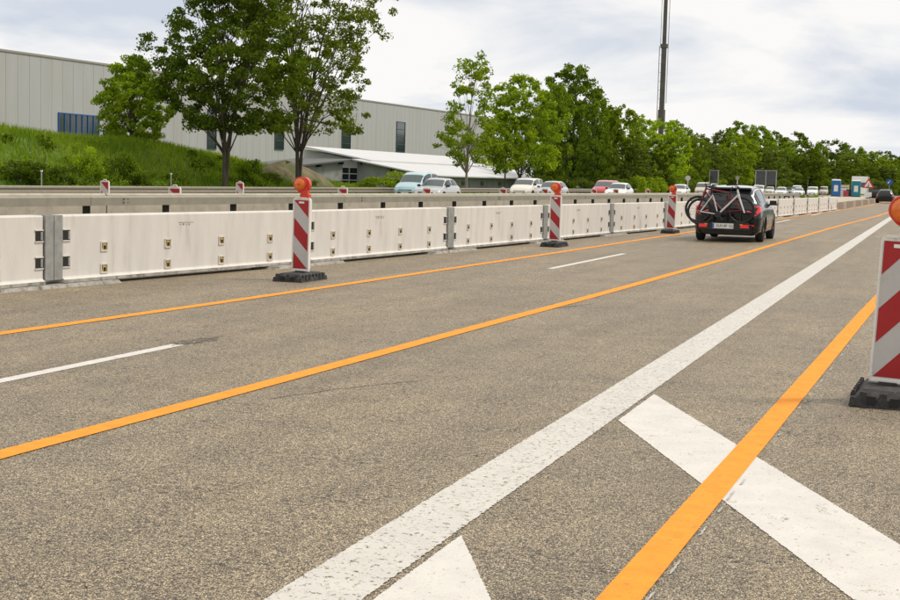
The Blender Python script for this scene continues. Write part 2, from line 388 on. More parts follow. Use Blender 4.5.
YS = [1, 2, 3, 4, 5, 6, 7, 8, 9, 10, 12, 14, 17, 20, 24, 28, 33, 38, 44, 52, 60, 70, 80, 92, 106, 125, 150, 180, 210]
O1 = [(-7.95, 0), (-7.72, 10), (-7.50, 15), (-7.35, 22), (-7.18, 30), (-7.05, 42), (-6.75, 56), (-6.2, 80), (-5.35, 120), (-5.0, 210)]
O2 = [(-4.55, 0), (-4.43, 6), (-4.36, 8), (-4.30, 10), (-4.22, 13), (-4.05, 18), (-3.86, 27), (-3.74, 35), (-3.42, 55), (-2.8, 80), (-2.2, 120), (-1.9, 210)]
RO = [(-1.06, 0), (-.97, 4.8), (-.88, 8.55), (-.65, 18.4), (-.3, 30), (.5, 50), (3.2, 100)]
strip('orange_line', interp(O1, YS), .15, .005, M['orange_line'])
strip('orange_line', interp(O2, YS), .15, .005, M['orange_line'])
strip('orange_line', interp(RO, [y for y in YS if y < 100]), .15, .005, M['orange_line'])
el = MB(); ye = [-10 + .012 * i for i in range(2500)] + [20 + 2 * i for i in range(120)]
for y in ye:
    a = .004 if y < 20 else 0
    el.v += [(-2.110 + random.uniform(-a, a), y, .0025), (-1.800 + random.uniform(-a, a * 1.6), y, .004)]
for i in range(len(ye) - 1): el.f.append((2 * i, 2 * i + 1, 2 * i + 3, 2 * i + 2)); el.m.append(0)
el.build('edge_line', M['white_line'], road)
def quad(name, pts, z, m):
    v = ragged(pts, z); return MB().add(v, [tuple(range(len(v)))]).build(name, m, road)
for y0 in [10.45 - 6 - 18, 10.45 - 6, 22.75, 40.75, 58.75, 76.75, 94.75, 112.75]:
    quad('dash_mark', [(-6.05, y0), (-5.93, y0), (-5.93, y0 + 6.0), (-6.05, y0 + 6.0)], .0025, M['white_bar'])
def zebra(y):
    # end cut parallel to the edge line, bar running off to the right and back
    dxy = Vector((1.72, -3.65)); k = 2.6
    a = Vector((-1.765, y)); b = Vector((-1.765, y - 1.19))
    quad('hatch_bar', [tuple(b), tuple(b + dxy * k), tuple(a + dxy * k), tuple(a)], .0027, M['white_bar'])
for y in (9.66, 5.40, 13.95, 18.2, 22.5): zebra(y) if y < 12 else None
# leftovers of removed marking along the right orange line
for i in range(26):
    y = 4.4 + i * .36 + random.uniform(-.05, .05); x = interp(RO, [y])[0][0] + .098 + random.uniform(-.006, .006)
    if random.random() < .45: continue
    l = random.uniform(.10, .22)
    quad('paint_residue', [(x, y), (x + .010, y + .01), (x + .012, y + l), (x + .003, y + l - .01)], .0056, M['residue'])
# cracks and crumbs
def crack(pts, wd=.008):
    q = []
    for (x0, y0), (x1, y1) in zip(pts, pts[1:]):
        for k in range(10): q.append((x0 + (x1 - x0) * k / 10 + random.uniform(-.010, .010), y0 + (y1 - y0) * k / 10 + random.uniform(-.01, .01)))
    strip('crack', q, wd, .003, M['crack'])
crack([G(272, 399), G(340, 389), G(428, 380)], .008)
crack([G(545, 310), G(600, 303)], .012)
crack([G(820, 327), G(848, 325)], .008)
cr = MB()
for i in range(90):
    px = 172 + 45 * random.random(); py = 344 - (px - 172) * .12 + random.uniform(-2, 2.2)
    x, y = G(px, py); r = random.uniform(.008, .026)
    cr.add([(x + r * math.cos(a) * random.uniform(.6, 1.2), y + 1.6 * r * math.sin(a), .0022 + i * .00002) for a in (0, 1.2, 2.4, 3.6, 4.9)], [(0, 1, 2, 3, 4)])
stuff(cr.build('marking_crumbs', M['patch'], road))

# verge, embankment terrain behind the far guard rail
def bank_h(x, y):
    top = float(np.interp(y, [-60, 40, 64, 76, 84, 93, 101, 110, 420], [3.2, 3.3, 3.35, 3.2, 2.7, 1.95, .5, .25, .15]))
    t = min(1, max(0, (-36.5 - x) / 11.5)); t = t * t * (3 - 2 * t)
    back = min(1, max(0, (x + 130) / 60)) if x < -70 else 1
    return .02 + top * t * back + .10 * math.sin(x * .9 + y * .23) * t + .08 * math.sin(y * .51) * t
tb = MB(); xs = [-35.2, -36.5] + [-36.5 - 1.5 * i for i in range(1, 12)] + [-58, -66, -76, -90, -130]; ys = [-60 + 3 * i for i in range(60)] + [120, 130, 150, 180, 220, 280, 350, 420]
for y in ys:
    for x in xs: tb.v.append((x, y, bank_h(x, y)))
nx = len(xs)
for j in range(len(ys) - 1):
    for i in range(nx - 1): tb.f.append((j * nx + i, (j * nx + i + 1), ((j + 1) * nx + i + 1), (j + 1) * nx + i)); tb.m.append(0)
bank = struct(tb.build('embankment', M['grass'], smooth=True))

# ------------------------------------------------------------------ foliage
def leafmesh(name, cen, rad, nper, size, m, flat=.7, seed=0, aspect=1.6):
    """cen (k,3) clump centres, rad (k,) clump radii, nper leaves each"""
    r = np.random.default_rng(seed)
    k = len(cen); idx = np.repeat(np.arange(k), nper); n = len(idx)
    d = r.normal(size=(n, 3)); d /= np.linalg.norm(d, axis=1)[:, None]
    rr = rad[idx] * r.random(n) ** .45
    p = cen[idx] + d * rr[:, None] * np.array([1, 1, flat])
    a = r.normal(size=(n, 3)); a /= np.linalg.norm(a, axis=1)[:, None]
    b = r.normal(size=(n, 3)); b -= a * (a * b).sum(1)[:, None]; b /= np.linalg.norm(b, axis=1)[:, None]
    s = size * r.uniform(.55, 1.3, n)
    a = a * (s * aspect / 2)[:, None]; b = b * (s / 2)[:, None]
    V = np.stack([p - a, p + b * .9 - a * .1, p + a, p - b * .9 + a * .15], 1).reshape(-1, 3)
    tone = np.clip(r.beta(2, 3, n) * .75 + .25 * r.random(k)[idx], 0, 1)
    me = bpy.data.meshes.new(name)
    me.vertices.add(4 * n); me.vertices.foreach_set('co', V.astype(np.float32).ravel())
    me.loops.add(4 * n); me.loops.foreach_set('vertex_index', np.arange(4 * n, dtype=np.int32))
    me.polygons.add(n); me.polygons.foreach_set('loop_start', np.arange(0, 4 * n, 4, dtype=np.int32))
    me.update(calc_edges=True)
    at = me.attributes.new('tone', 'FLOAT', 'FACE'); at.data.foreach_set('value', tone.astype(np.float32))
    me.materials.append(m); return me

def crown_pts(h, r, base, k, seed, shape='round', hollow=.35, lump=.25):
    """clump centres in an uneven crown envelope between z=base and z=h"""
    q = np.random.default_rng(seed); out = []
    ph = q.uniform(0, 6.28, 8)
    while len(out) < k:
        t = q.random(); z = base + (h - base) * t; a = q.uniform(0, 2 * PI)
        if shape == 'round': env = math.sin(PI * min(1, .10 + .90 * t) ** .8) ** .55
        elif shape == 'cone': env = (1 - t) ** .75 * (1 if t > .12 else .5 + t * 4)
        elif shape == 'sparse': env = (.95 - .55 * t) * (1 if t > .1 else .6)
        elif shape == 'fan': env = math.sin(PI * (.12 + .80 * t)) ** .6
        else: env = math.sin(PI * (.10 + .86 * t)) ** .45
        e = env * r * (1 + lump * math.sin(2 * a + ph[0] + 3 * t) + lump * .8 * math.sin(3 * a + ph[1] - 7 * t) + lump * .6 * math.sin(9 * t + ph[2]))
        u = (hollow + (1 - hollow) * q.random()) ** .6
        if q.random() > e / (r * 1.6): continue
        out.append((e * u * math.cos(a), e * u * math.sin(a), z))
    return np.array(out)

def trunk_mesh(h, base, r0, pts, seed, stems=1, m='bark', nlimb=14, spread=.25):
    q = random.Random(seed); b = MB(); tops = []
    for s in range(stems):
        a = 2 * PI * s / stems + q.uniform(0, 1); sp = spread * (1 if stems > 1 else .15)
        pth = []; n = 7
        for i in range(n):
            t = i / (n - 1); z = t * h * .82
            pth.append((math.cos(a) * sp * z * (.35 + .65 * t) + q.uniform(-.04, .04) * h * .1 * t, math.sin(a) * sp * z * (.35 + .65 * t) + q.uniform(-.04, .04) * h * .1 * t, z - .3 * (i == 0)))
        rr = [r0 * (1.25 if i == 0 else 1) * (1 - .88 * i / (n - 1)) / (1 if stems == 1 else 1.35) for i in range(n)]
        b.tube(pth, rr, 7); tops.append([Vector(p) for p in pth])
    sel = q.sample(range(len(pts)), min(nlimb, len(pts)))
    for i in sel:
        e = Vector(pts[i]); st = q.choice(tops)
        cand = [p for p in st if p.z < e.z - .12 * h and p.z > base * .55] or [st[2]]
        s0 = cand[-1] if q.random() < .5 else q.choice(cand)
        mid = s0.lerp(e, .5) + Vector((0, 0, .06 * h * q.uniform(-.2, 1)))
        rs = r0 * .30 * q.uniform(.6, 1.1)
        b.tube([s0, mid, e], [rs, rs * .6, rs * .2], 5)
    return b.mesh('trunk', M[m], smooth=True)

def tree(name, label, x, y, z, h, r, base, k, nper, size, m, seed, shape='round', stems=1, r0=.16, bark='bark', crad=.55, group=None, nlimb=16, spread=.25, hollow=.35, lump=.25, off=(0, 0)):
    pts = crown_pts(h, r, base, k, seed, shape, hollow, lump)
    pts[:, 0] += off[0] * (pts[:, 2] / h); pts[:, 1] += off[1] * (pts[:, 2] / h)
    rad = np.random.default_rng(seed + 1).uniform(.55, 1.25, k) * crad
    t = thing(name, label, 'tree', (x, y, z), 0, group)
    link('trunk', trunk_mesh(h, base, r0, pts, seed, stems, bark, nlimb, spread), t)
    link('crown', leafmesh('crown', pts, rad, nper, size, m, seed=seed + 2), t)
    return t

ROW = 'trees along the far side of the motorway'
# two large ash trees in front of the hall (left is denser and darker)
tree('ash_tree', 'tall dense dark green ash tree left of its twin, multi-stemmed, in front of the hall', -39, 73.2, .55, 14.0, 4.3, 3.4, 540, 92, .135, M['leaf_dark'], 3, 'full', 3, .17, crad=.50, spread=.19, nlimb=60, lump=.24, hollow=.12, off=(.2, .3))
tree('ash_tree', 'tall airy ash tree with light gaps in the crown, right behind the nearest beacon', -39, 83.2, .5, 17.0, 5.3, 3.7, 480, 60, .13, M['leaf_airy'], 8, 'full', 3, .17, crad=.48, spread=.19, nlimb=80, lump=.26, hollow=.15, off=(1.5, 1.3))
tree('maple_tree', 'low round bright green tree standing on top of the grass bank', -48, 77.6, 3.0, 5.6, 2.45, .4, 240, 75, .13, M['leaf_lime'], 24, 'round', 3, .12, crad=.40, spread=.3, nlimb=40, lump=.14, hollow=.2)
tree('young_tree', 'slender young tree with sparse layered crown standing before the white low roof', -39, 118.0, .2, 12.2, 3.3, 2.6, 150, 44, .17, M['leaf_lime'], 33, 'sparse', 1, .13, bark='bark_pale', crad=.55, nlimb=60, lump=.28)
tree('young_tree', 'light green tree with forked trunk right of the slender tree', -40, 138.5, .2, 11.9, 3.7, 2.4, 220, 62, .20, M['leaf_lime'], 41, 'round', 2, .15, crad=.62, spread=.12, nlimb=24)
tree('young_tree', 'small bright tree with thin leaning trunk beside the end of the white roof', -38, 126.5, .2, 7.8, 2.0, 2.0, 90, 60, .20, M['leaf_lime'], 47, 'round', 1, .10, crad=.5, nlimb=14)
tree('oak_tree', 'broad dark oak tree rising above its lighter neighbours', -44.5, 178, .2, 16.2, 5.4, 2.2, 360, 62, .25, M['leaf_dark'], 52, 'round', 1, .34, crad=.85, nlimb=34)
# variants for the rest of the wood
VAR = []
for i, (sh, mt, lump) in enumerate([('round', 'leaf_mid', .22), ('full', 'leaf_lime', .2), ('round', 'leaf_olive', .25), ('full', 'leaf_dark', .25), ('round', 'leaf_lime', .2), ('cone', 'leaf_mid', .25), ('full', 'leaf_mid', .28), ('round', 'leaf_olive', .2)]):
    pts = crown_pts(1.0, .36, .12, 200, 100 + i, sh, .35, lump)
    rad = np.random.default_rng(200 + i).uniform(.5, 1.2, 200) * .058
    VAR.append((leafmesh('crown', pts, rad, 50, .021, M[mt], seed=300 + i), trunk_mesh(1.0, .12, .016, pts, 400 + i, 1, 'bark_pale' if i in (1, 6) else 'bark', 12)))
LOOK = ['rounded mid green', 'tall bright lime', 'broad olive green', 'dense dark', 'domed yellow green', 'pointed green', 'ragged fresh green', 'wide dull olive']
def vtree(px, top, y, v, wpx, label, z=0.0, grp='trees of the wood beside the motorway'):
    x, zt = atY(px, top, y); h = zt - z
    rwid = wpx * math.hypot(x, y) / F / 2 / .36
    t = thing('tree', label, 'tree', (x, y, z), random.uniform(0, 6.28), grp)
    link('trunk', VAR[v][1], t); link('crown', VAR[v][0], t)
    t.scale = (rwid, rwid, h); return t
wood = [  # px, top py, distance, variant, width px, where
 (556, 84, 168, 6, 40, 'left shoulder of the broad dark oak'), (596, 92, 172, 0, 44, 'right under the broad dark oak'), (545, 112, 158, 3, 36, 'low between forked tree and oak'),
 (624, 106, 178, 4, 52, 'right of the oak, sunlit'), (607, 118, 182, 6, 34, 'in the gap behind the sunlit one'), (642, 116, 195, 4, 44, 'under the mast, left side'), (664, 122, 205, 1, 50, 'at the foot of the mast'),
 (684, 128, 222, 6, 44, 'right of the mast foot'), (676, 120, 262, 2, 40, 'behind the mast foot, thin top'), (700, 133, 268, 2, 48, 'over the small grey sign'), (715, 146, 250, 2, 40, 'low behind the small grey sign'),
 (722, 130, 305, 7, 42, 'deep between two sunlit crowns'), (740, 121, 300, 0, 50, 'highest left of the large grey sign'), (738, 134, 268, 4, 46, 'round crown left of the large grey sign'), (757, 126, 325, 6, 42, 'directly above the large grey sign'),
 (766, 146, 285, 2, 42, 'small one behind the large grey sign'), (776, 131, 340, 0, 36, 'behind right edge of the large grey sign'), (795, 132, 318, 0, 54, 'large one above the parked-looking white cars'), (806, 150, 300, 3, 34, 'dark low one above the white cars'),
 (786, 142, 300, 6, 38, 'right next to the large grey sign'), (820, 141, 380, 5, 30, 'thin tips above the blue cabin'), (832, 140, 400, 3, 40, 'dark one above the blue cabin'), (845, 142, 410, 5, 28, 'pointed tip between the cabins'),
 (850, 150, 370, 2, 42, 'low one above the teal cabin'), (862, 146, 430, 5, 30, 'pointed one over the warning sign'), (872, 152, 385, 4, 44, 'round light one over the warning sign'), (882, 151, 450, 3, 36, 'dark one left of the blue sign'),
 (896, 156, 420, 0, 40, 'right above the blue sign'), (906, 152, 460, 5, 40, 'at the right end of the view'), (820, 158, 340, 2, 34, 'low one between white cars and blue cabin'), (838, 160, 345, 3, 36, 'undergrowth height above blue cabin'),
 (860, 164, 355, 3, 40, 'squat one behind the teal cabin'), (888, 166, 380, 2, 40, 'squat one behind the blue sign'), (652, 140, 185, 3, 40, 'dark low one below the mast'), (632, 142, 175, 2, 40, 'low olive one right of the oak'), (596, 140, 160, 3, 40, 'low dark one below the oak'),
 (693, 150, 235, 3, 34, 'dark low one left of the small grey sign'), (752, 152, 292, 3, 40, 'dark low one beneath the large sign')]
for i, (px, top, y, v, wp, where) in enumerate(wood):
    vtree(px, top, y, v, wp, '%s tree %s' % (LOOK[v], where))
# far wooded mass closing the horizon
pts = []
for i in range(700):
    t = random.random(); y = 480 + 60 * random.random(); x = -260 + t * 420
    pts.append((x, y, random.uniform(0, 11 + 2 * math.sin(x * .07))))
stuff(link('far_wood', leafmesh('far_wood', np.array(pts), np.full(len(pts), 4.5), 34, 1.3, M['leaf_dark'], seed=77)))
tag(bpy.data.objects['far_wood'], 'dark mass of woodland closing the view far behind', 'woodland')
def shrub_mesh(k, seed, m, size=.05):
    q = np.random.default_rng(seed); a = q.uniform(0, 6.28, k); r = np.sqrt(q.random(k)) * .42; z = q.uniform(.08, .8, k) * (1 - r * .7)
    return leafmesh('foliage', np.stack([r * np.cos(a), r * np.sin(a), z], 1), np.full(k, .17), 130, size * .8, m, seed=seed)
SH = [shrub_mesh(22, 500, M['leaf_dark']), shrub_mesh(22, 501, M['leaf_lime']), shrub_mesh(22, 502, M['leaf_olive']), shrub_mesh(24, 503, M['leaf_mid'])]
def stemm():
    b = MB()
    for a in range(5): b.tube([(0, 0, -.05), (.12 * math.cos(a * 1.26), .12 * math.sin(a * 1.26), .3), (.28 * math.cos(a * 1.26), .28 * math.sin(a * 1.26), .62)], [.014, .010, .004], 5)
    return b.mesh('stem', M['bark'])
ST = stemm()
def shrub(x, y, z, wd, h, v, label, grp=None):
    t = thing('shrub', label, 'bush', (x, y, z), random.uniform(0, 6), grp)
    link('stem', ST, t); link('foliage', SH[v], t); t.scale = (wd, wd, h); return t
under = [(541, 168, 150, 0), (552, 172, 152, 3), (566, 170, 154, 0), (582, 173, 157, 2), (597, 172, 160, 3), (611, 168, 164, 0), (626, 170, 168, 3), (638, 172, 172, 1), (648, 173, 175, 1), (657, 173, 178, 1), (664, 168, 186, 0), (674, 172, 195, 3), (684, 172, 202, 2), (692, 174, 212, 3),
         (704, 168, 236, 0), (716, 170, 242, 3), (729, 172, 250, 0), (742, 173, 262, 3), (755, 172, 272, 0), (768, 173, 280, 3), (781, 174, 290, 2), (796, 172, 296, 0), (811, 172, 304, 0), (826, 172, 318, 3), (842, 173, 328, 0), (858, 174, 338, 3), (874, 174, 350, 2), (890, 175, 362, 0), (905, 174, 370, 3)]
wh = ['dark leafy', 'bright yellow green', 'olive', 'mid green']
refs = ['under the forked tree', 'left of the oak trunk', 'behind the second beacon lamp', 'right of the oak trunk', 'behind the red van', 'behind the red van roof, right side', 'left end of the bright thicket', 'first of the bright thicket', 'middle of the bright thicket', 'last of the bright thicket', 'behind the third beacon', 'right of the third beacon', 'left of the white sign post', 'before the small grey sign',
        'under the small grey sign', 'right of the small grey sign', 'behind the round sign post', 'left of the large grey sign', 'under the large grey sign', 'under the right post of the large sign', 'right of the large grey sign', 'behind the first pair of white cars', 'behind the white van', 'left of the blue cabin', 'behind the blue cabin', 'behind the teal cabin', 'behind the warning sign', 'behind the blue sign', 'at the right end of the hedge line']
for (px, top, y, v), rf in zip(under, refs):
    x, zt = atY(px, top, y); shrub(x, y, 0, 20 * math.hypot(x, y) / F * 1.25, max(1.2, zt + .2), v, '%s shrub %s' % (wh[v], rf), 'undergrowth shrubs below the wood')
# bushes on the bank and before the low hall
for (px, py, x, wpx, hpx, v, lb) in [(88, 183, -40.5, 26, 40, 1, 'light green bush at the foot of the bank behind the left beacon'), (118, 186, -40, 30, 42, 3, 'leafy bush on the bank below the round tree'), (62, 187, -39.5, 30, 28, 0, 'dark bush on the lower bank at far left'),
                                (20, 188, -39.5, 44, 34, 0, 'dark wide bush at the left edge of the picture'), (250, 186, -39.5, 22, 34, 3, 'green bush between the two ash trunks'), (268, 188, -41, 26, 18, 2, 'olive bush on the dry earth mound'),
                                (395, 190, -40, 46, 21, 1, 'bright bush left of the light blue van'), (368, 190, -40.5, 24, 14, 3, 'low bush in front of the garage window'), (448, 190, -41, 26, 9, 2, 'low weeds right of the light blue van'), (140, 188, -39, 30, 22, 0, 'dark low bush at the bank foot right of the light one'), (306, 188, -40, 20, 11, 2, 'low weeds at the airy ash trunk')]:
    y, z = atX(px, py, x); z = bank_h(x, y); R = math.hypot(x, y)
    _, ztop = atX(px, py - hpx, x)
    shrub(x, y, z - .05, wpx * R / F * 1.2, max(.5, ztop - z) * 1.2, v, lb)
# grass on the bank
n = 52000
gx = -36.0 - 14 * RNG.random(n) ** 1.0; gy = 40 + 75 * RNG.random(n)
gz = np.array([bank_h(a, b) for a, b in zip(gx, gy)])
hh = RNG.uniform(.18, .55, n); an = RNG.uniform(0, 2 * PI, n); lean = RNG.normal(0, .14, (n, 2)); wd = RNG.uniform(.02, .05, n)
V = np.empty((n, 3, 3)); V[:, 0] = np.stack([gx - wd * np.cos(an), gy - wd * np.sin(an), gz - .03], 1); V[:, 1] = np.stack([gx + wd * np.cos(an), gy + wd * np.sin(an), gz - .03], 1); V[:, 2] = np.stack([gx + lean[:, 0], gy + lean[:, 1], gz + hh], 1)
me = bpy.data.meshes.new('bank_grass'); me.vertices.add(3 * n); me.vertices.foreach_set('co', V.astype(np.float32).ravel()); me.loops.add(3 * n); me.loops.foreach_set('vertex_index', np.arange(3 * n, dtype=np.int32)); me.polygons.add(n); me.polygons.foreach_set('loop_start', np.arange(0, 3 * n, 3, dtype=np.int32)); me.update(calc_edges=True)
a_ = me.attributes.new('tone', 'FLOAT', 'FACE'); tone = np.clip(.12 + .05 * (-36 - gx) + .3 * np.sin(gx * .8 + gy * .31) * np.sin(gy * .37) + RNG.normal(0, .22, n), 0, 1); a_.data.foreach_set('value', tone.astype(np.float32)); me.materials.append(M['grassblade'])
stuff(tag(link('bank_grass', me), 'long green grass covering the bank', 'grass'))
q = np.random.default_rng(91); nk = 330
wx = -36.8 - 8.5 * q.random(nk) ** 1.6; wy = 44 + 50 * q.random(nk); keep = (np.sin(wy * .33) + np.sin(wx * 1.1 + wy * .12) + q.normal(0, .6, nk)) > .1
wx, wy = wx[keep], wy[keep]; wz = np.array([bank_h(a, b) for a, b in zip(wx, wy)]) + .25
for nm, sel, mt, lb in (('bank_weeds', slice(0, None, 2), 'leaf_dark', 'dark weeds growing in patches low on the bank'), ('bank_herbs', slice(1, None, 2), 'leaf_mid', 'lighter herbs mixed into the grass of the bank')):
    c_ = np.stack([wx[sel], wy[sel], wz[sel]], 1)
    stuff(tag(link(nm, leafmesh(nm, c_, q.uniform(.3, .75, len(c_)), 110, .11, M[mt], seed=5 + len(nm))), lb, 'weeds'))
# dry earth mound right of the bank
em = MB(); R_ = 9; A_ = 20; cy, cx = 87.5, -42.0
for i in range(R_):
    for k in range(A_):
        r = i / (R_ - 1); a = 2 * PI * k / A_
        em.v.append((cx + 3.6 * r * math.cos(a) * (1 + .1 * math.sin(3 * a)), cy + 7.0 * r * math.sin(a), .1 + 2.2 * (1 - r * r) ** 1.2 + .12 * math.sin(5 * a + i) * (1 - r) - .3 * r))
for i in range(R_ - 1):
    for k in range(A_): em.f.append((i * A_ + k, i * A_ + (k + 1) % A_, (i + 1) * A_ + (k + 1) % A_, (i + 1) * A_ + k)); em.m.append(0)
struct(em.build('earth_mound', M['earth'], smooth=True))

# ------------------------------------------------------------------ large hall
def panel_wall(root, x, y0, y1, zb, zt0, zt1, n, m, name='cladding_panel', gap=.03, th=.12):
    for i in range(n):
        a = y0 + (y1 - y0) * i / n + gap / 2; b = y0 + (y1 - y0) * (i + 1) / n - gap / 2
        za = zt0 + (zt1 - zt0) * i / n; zb_ = zt0 + (zt1 - zt0) * (i + 1) / n
        MB().add([(x, a, zb), (x, b, zb), (x, b, zb_), (x, a, za), (x - th, a, zb), (x - th, b, zb), (x - th, b, zb_), (x - th, a, za)],
                 [(0, 1, 2, 3), (7, 6, 5, 4), (0, 4, 5, 1), (1, 5, 6, 2), (2, 6, 7, 3), (3, 7, 4, 0)]).build(name, m, root)
hall = thing('industrial_hall', 'long light grey industrial hall with vertical cladding behind the bank', 'building', (0, 0, 0))
HY0, HY1 = 96.0, 286.0
def hz(y): return float(np.interp(y, [96, 120.8, 286], [12.95, 13.2, 14.45]))
MB().add([(-90.15, HY0, 0), (-90.15, HY1, 0), (-90.15, HY1, hz(HY1) - .1), (-90.15, HY0, hz(HY0) - .1), (-150, HY0, 0), (-150, HY1, 0), (-150, HY1, hz(HY1) - .1), (-150, HY0, hz(HY0) - .1)],
         [(0, 1, 2, 3), (7, 6, 5, 4), (3, 2, 6, 7), (0, 3, 7, 4), (1, 5, 6, 2)]).build('wall', M['hall'], hall)
panel_wall(hall, -90, HY0, HY1, 1.0, hz(HY0), hz(HY1), 96, M['hall'], gap=.035)
tr = MB(); 
tr.add([(-89.9, HY0, hz(HY0)), (-89.9, HY1, hz(HY1)), (-89.9, HY1, hz(HY1) + .22), (-89.9, HY0, hz(HY0) + .22), (-90.4, HY0, hz(HY0)), (-90.4, HY1, hz(HY1)), (-90.4, HY1, hz(HY1) + .22), (-90.4, HY0, hz(HY0) + .22)],
       [(0, 1, 2, 3), (7, 6, 5, 4), (3, 2, 6, 7), (0, 3, 7, 4), (1, 5, 6, 2), (0, 4, 5, 1)])
tr.build('roof_trim', M['hall_trim'], hall)
def hall_window(y0, y1, z0, z1, ny, nz, fm='blue_frame'):
    f = MB(); t = .10; x = -89.93
    for i in range(ny + 1):
        yy = y0 + (y1 - y0) * i / ny; f.box((x, yy, (z0 + z1) / 2), (.14, t, z1 - z0))
    for j in range(nz + 1):
        zz_ = z0 + (z1 - z0) * j / nz; f.box((x + .01, (y0 + y1) / 2, zz_), (.14, y1 - y0 + t, t))
    w_ = f.build('window', M[fm], hall)
    for i in range(ny):
        for j in range(nz):
            a = y0 + (y1 - y0) * i / ny + t / 2 + .005; b = y0 + (y1 - y0) * (i + 1) / ny - t / 2 - .005; c = z0 + (z1 - z0) * j / nz + t / 2 + .005; d = z0 + (z1 - z0) * (j + 1) / nz - t / 2 - .005
            MB().box((-89.96, (a + b) / 2, (c + d) / 2), (.04, b - a, d - c)).build('pane', M['win_glass'], w_)
hall_window(130.8, 138.6, 5.0, 7.45, 7, 1)
hall_window(139.6, 141.4, 3.2, 5.9, 1, 2)
for px, zb, zt in [(211.5, 4.5, 9.4), (279, 5.0, 9.8), (346, 5.4, 10.3), (400.5, 5.9, 11.2)]:
    y, _ = atX(px, 130, -90); y2, _ = atX(px + 4.2, 130, -90); y1_, _ = atX(px - 4.2, 130, -90)
    hall_window(y1_, y2, zb, zt, 1, 4, 'teal_frame')
# white block behind, right of the hall
wb = thing('office_block', 'small white building with square windows glimpsed behind the slender tree', 'building', (0, 0, 0))
MB().box((-101, 306, 4.2), (12, 26, 8.8)).build('wall', M['lt_wall'], wb); MB().box((-101, 306, 8.75), (12.6, 26.6, .3)).build('roof', M['hall_trim'], wb)
for i in range(5):
    for j in range(2): 
        f = MB().box((-94.97, 296 + i * 4.8, 6.8 - j * 3.2), (.1, 2.0, 1.6)).build('window', M['sign_white'], wb); MB().box((-94.9, 296 + i * 4.8, 6.8 - j * 3.2), (.06, 1.7, 1.35)).build('pane', M['win_glass'], f)
# low hall with white roof
lh = thing('low_hall', 'low grey hall with long white pitched roof in front of the big hall', 'building', (0, 0, 0))
def slab(pts, th, m, name, root):
    return MB().poly(pts, n=(0, 0, th)).build(name, m, root)
def rz_(x): return 4.25 + (x + 64) * (1.62 - 4.25) / (64 - 48.5) * 1.0     # falling roof line
ya, yb = 138.5, 136.0
MB().add([(-57, ya, 0), (-57, ya, rz_(-57) - .1), (-64, ya, rz_(-64) - .1), (-64.3, ya, rz_(-64) - .1), (-64.3, ya, 0), (-57, 190, 0), (-57, 190, rz_(-57) - .1), (-64, 194, rz_(-64) - .1), (-64.3, 194, rz_(-64) - .1), (-64.3, 194, 0)],
         [(0, 1, 2, 3, 4), (9, 8, 7, 6, 5), (4, 3, 8, 9)]).build('wall', M['lt_wall'], lh)
slab([(-56.0, ya - 1.2, rz_(-56) + .12), (-56.0, 190, rz_(-56) + .12), (-64, 196, rz_(-64) + .12), (-64, ya - 1.2, rz_(-64) + .12)], .16, M['roof_w'], 'roof', lh)
MB().add([(-49.3, yb, -.1), (-49.3, yb, rz_(-49.3) - .08), (-57, yb, rz_(-57) - .08), (-57, yb, -.1), (-49.3, 181, -.1), (-49.3, 181, rz_(-49.3) - .08), (-57, 190, rz_(-57) - .08), (-57, 190, -.1)],
         [(0, 1, 2, 3), (7, 6, 5, 4), (0, 4, 5, 1)]).build('front_wall', M['grey_wall'], lh)
slab([(-48.4, yb - .9, rz_(-48.4)), (-48.4, 181.6, rz_(-48.4)), (-57.2, 189.5, rz_(-57.2)), (-57.2, yb - .9, rz_(-57.2))], .13, M['roof_w'], 'front_roof', lh)
for i in range(6): MB().box((-49.25, 141 + i * 7, .95), (.12, .9, .42)).build('vent', M['roof_dark'], lh)
for i, xx in enumerate((-56.6, -53.2)): MB().box((xx, yb - .3, rz_(xx) - .22), (.35, .5, .3)).build('bracket', M['roof_dark'], lh)
gw = MB()
for i in range(3): gw.box((-60.2 + i * 1.3, ya - .06, 1.35), (.1, .1, 2.1))
for j in range(4): gw.box((-58.9, ya - .065, .32 + j * .68), (2.7, .1, .1))
gw = gw.build('garage_window', M['white_plastic'], lh)
for i in range(2):
    for j in range(3): MB().box((-59.55 + i * 1.3, ya - .03, .66 + j * .68), (1.18, .04, .56)).build('pane', M['win_glass'], gw)
# grey shed at its left
gs = thing('lean_to_shed', 'small dark grey shed with rising mono-pitch roof left of the low hall', 'building', (0, 0, 0))
MB().add([(-58, 119, 0), (-58, 134.5, 0), (-58, 134.5, 2.95), (-58, 119, 1.95), (-63, 119, 0), (-63, 134.5, 0), (-63, 134.5, 2.95), (-63, 119, 1.95)], [(0, 1, 2, 3), (7, 6, 5, 4), (0, 3, 7, 4), (1, 5, 6, 2)]).build('wall', M['grey_wall'], gs)
slab([(-57.3, 118, 1.92), (-57.3, 136, 3.06), (-63.5, 136, 3.06), (-63.5, 118, 1.92)], .16, M['roof_dark'], 'roof', gs)
for i, yy in enumerate((121, 128, 133.5)): MB().box((-57.75, yy, 2.0 + i * .38), (.5, .35, .28)).build('bracket', M['black_trim'], gs)
MB().box((-57.95, 127, .85), (.08, 14.5, .08)).build('rail', M['sign_back'], gs)

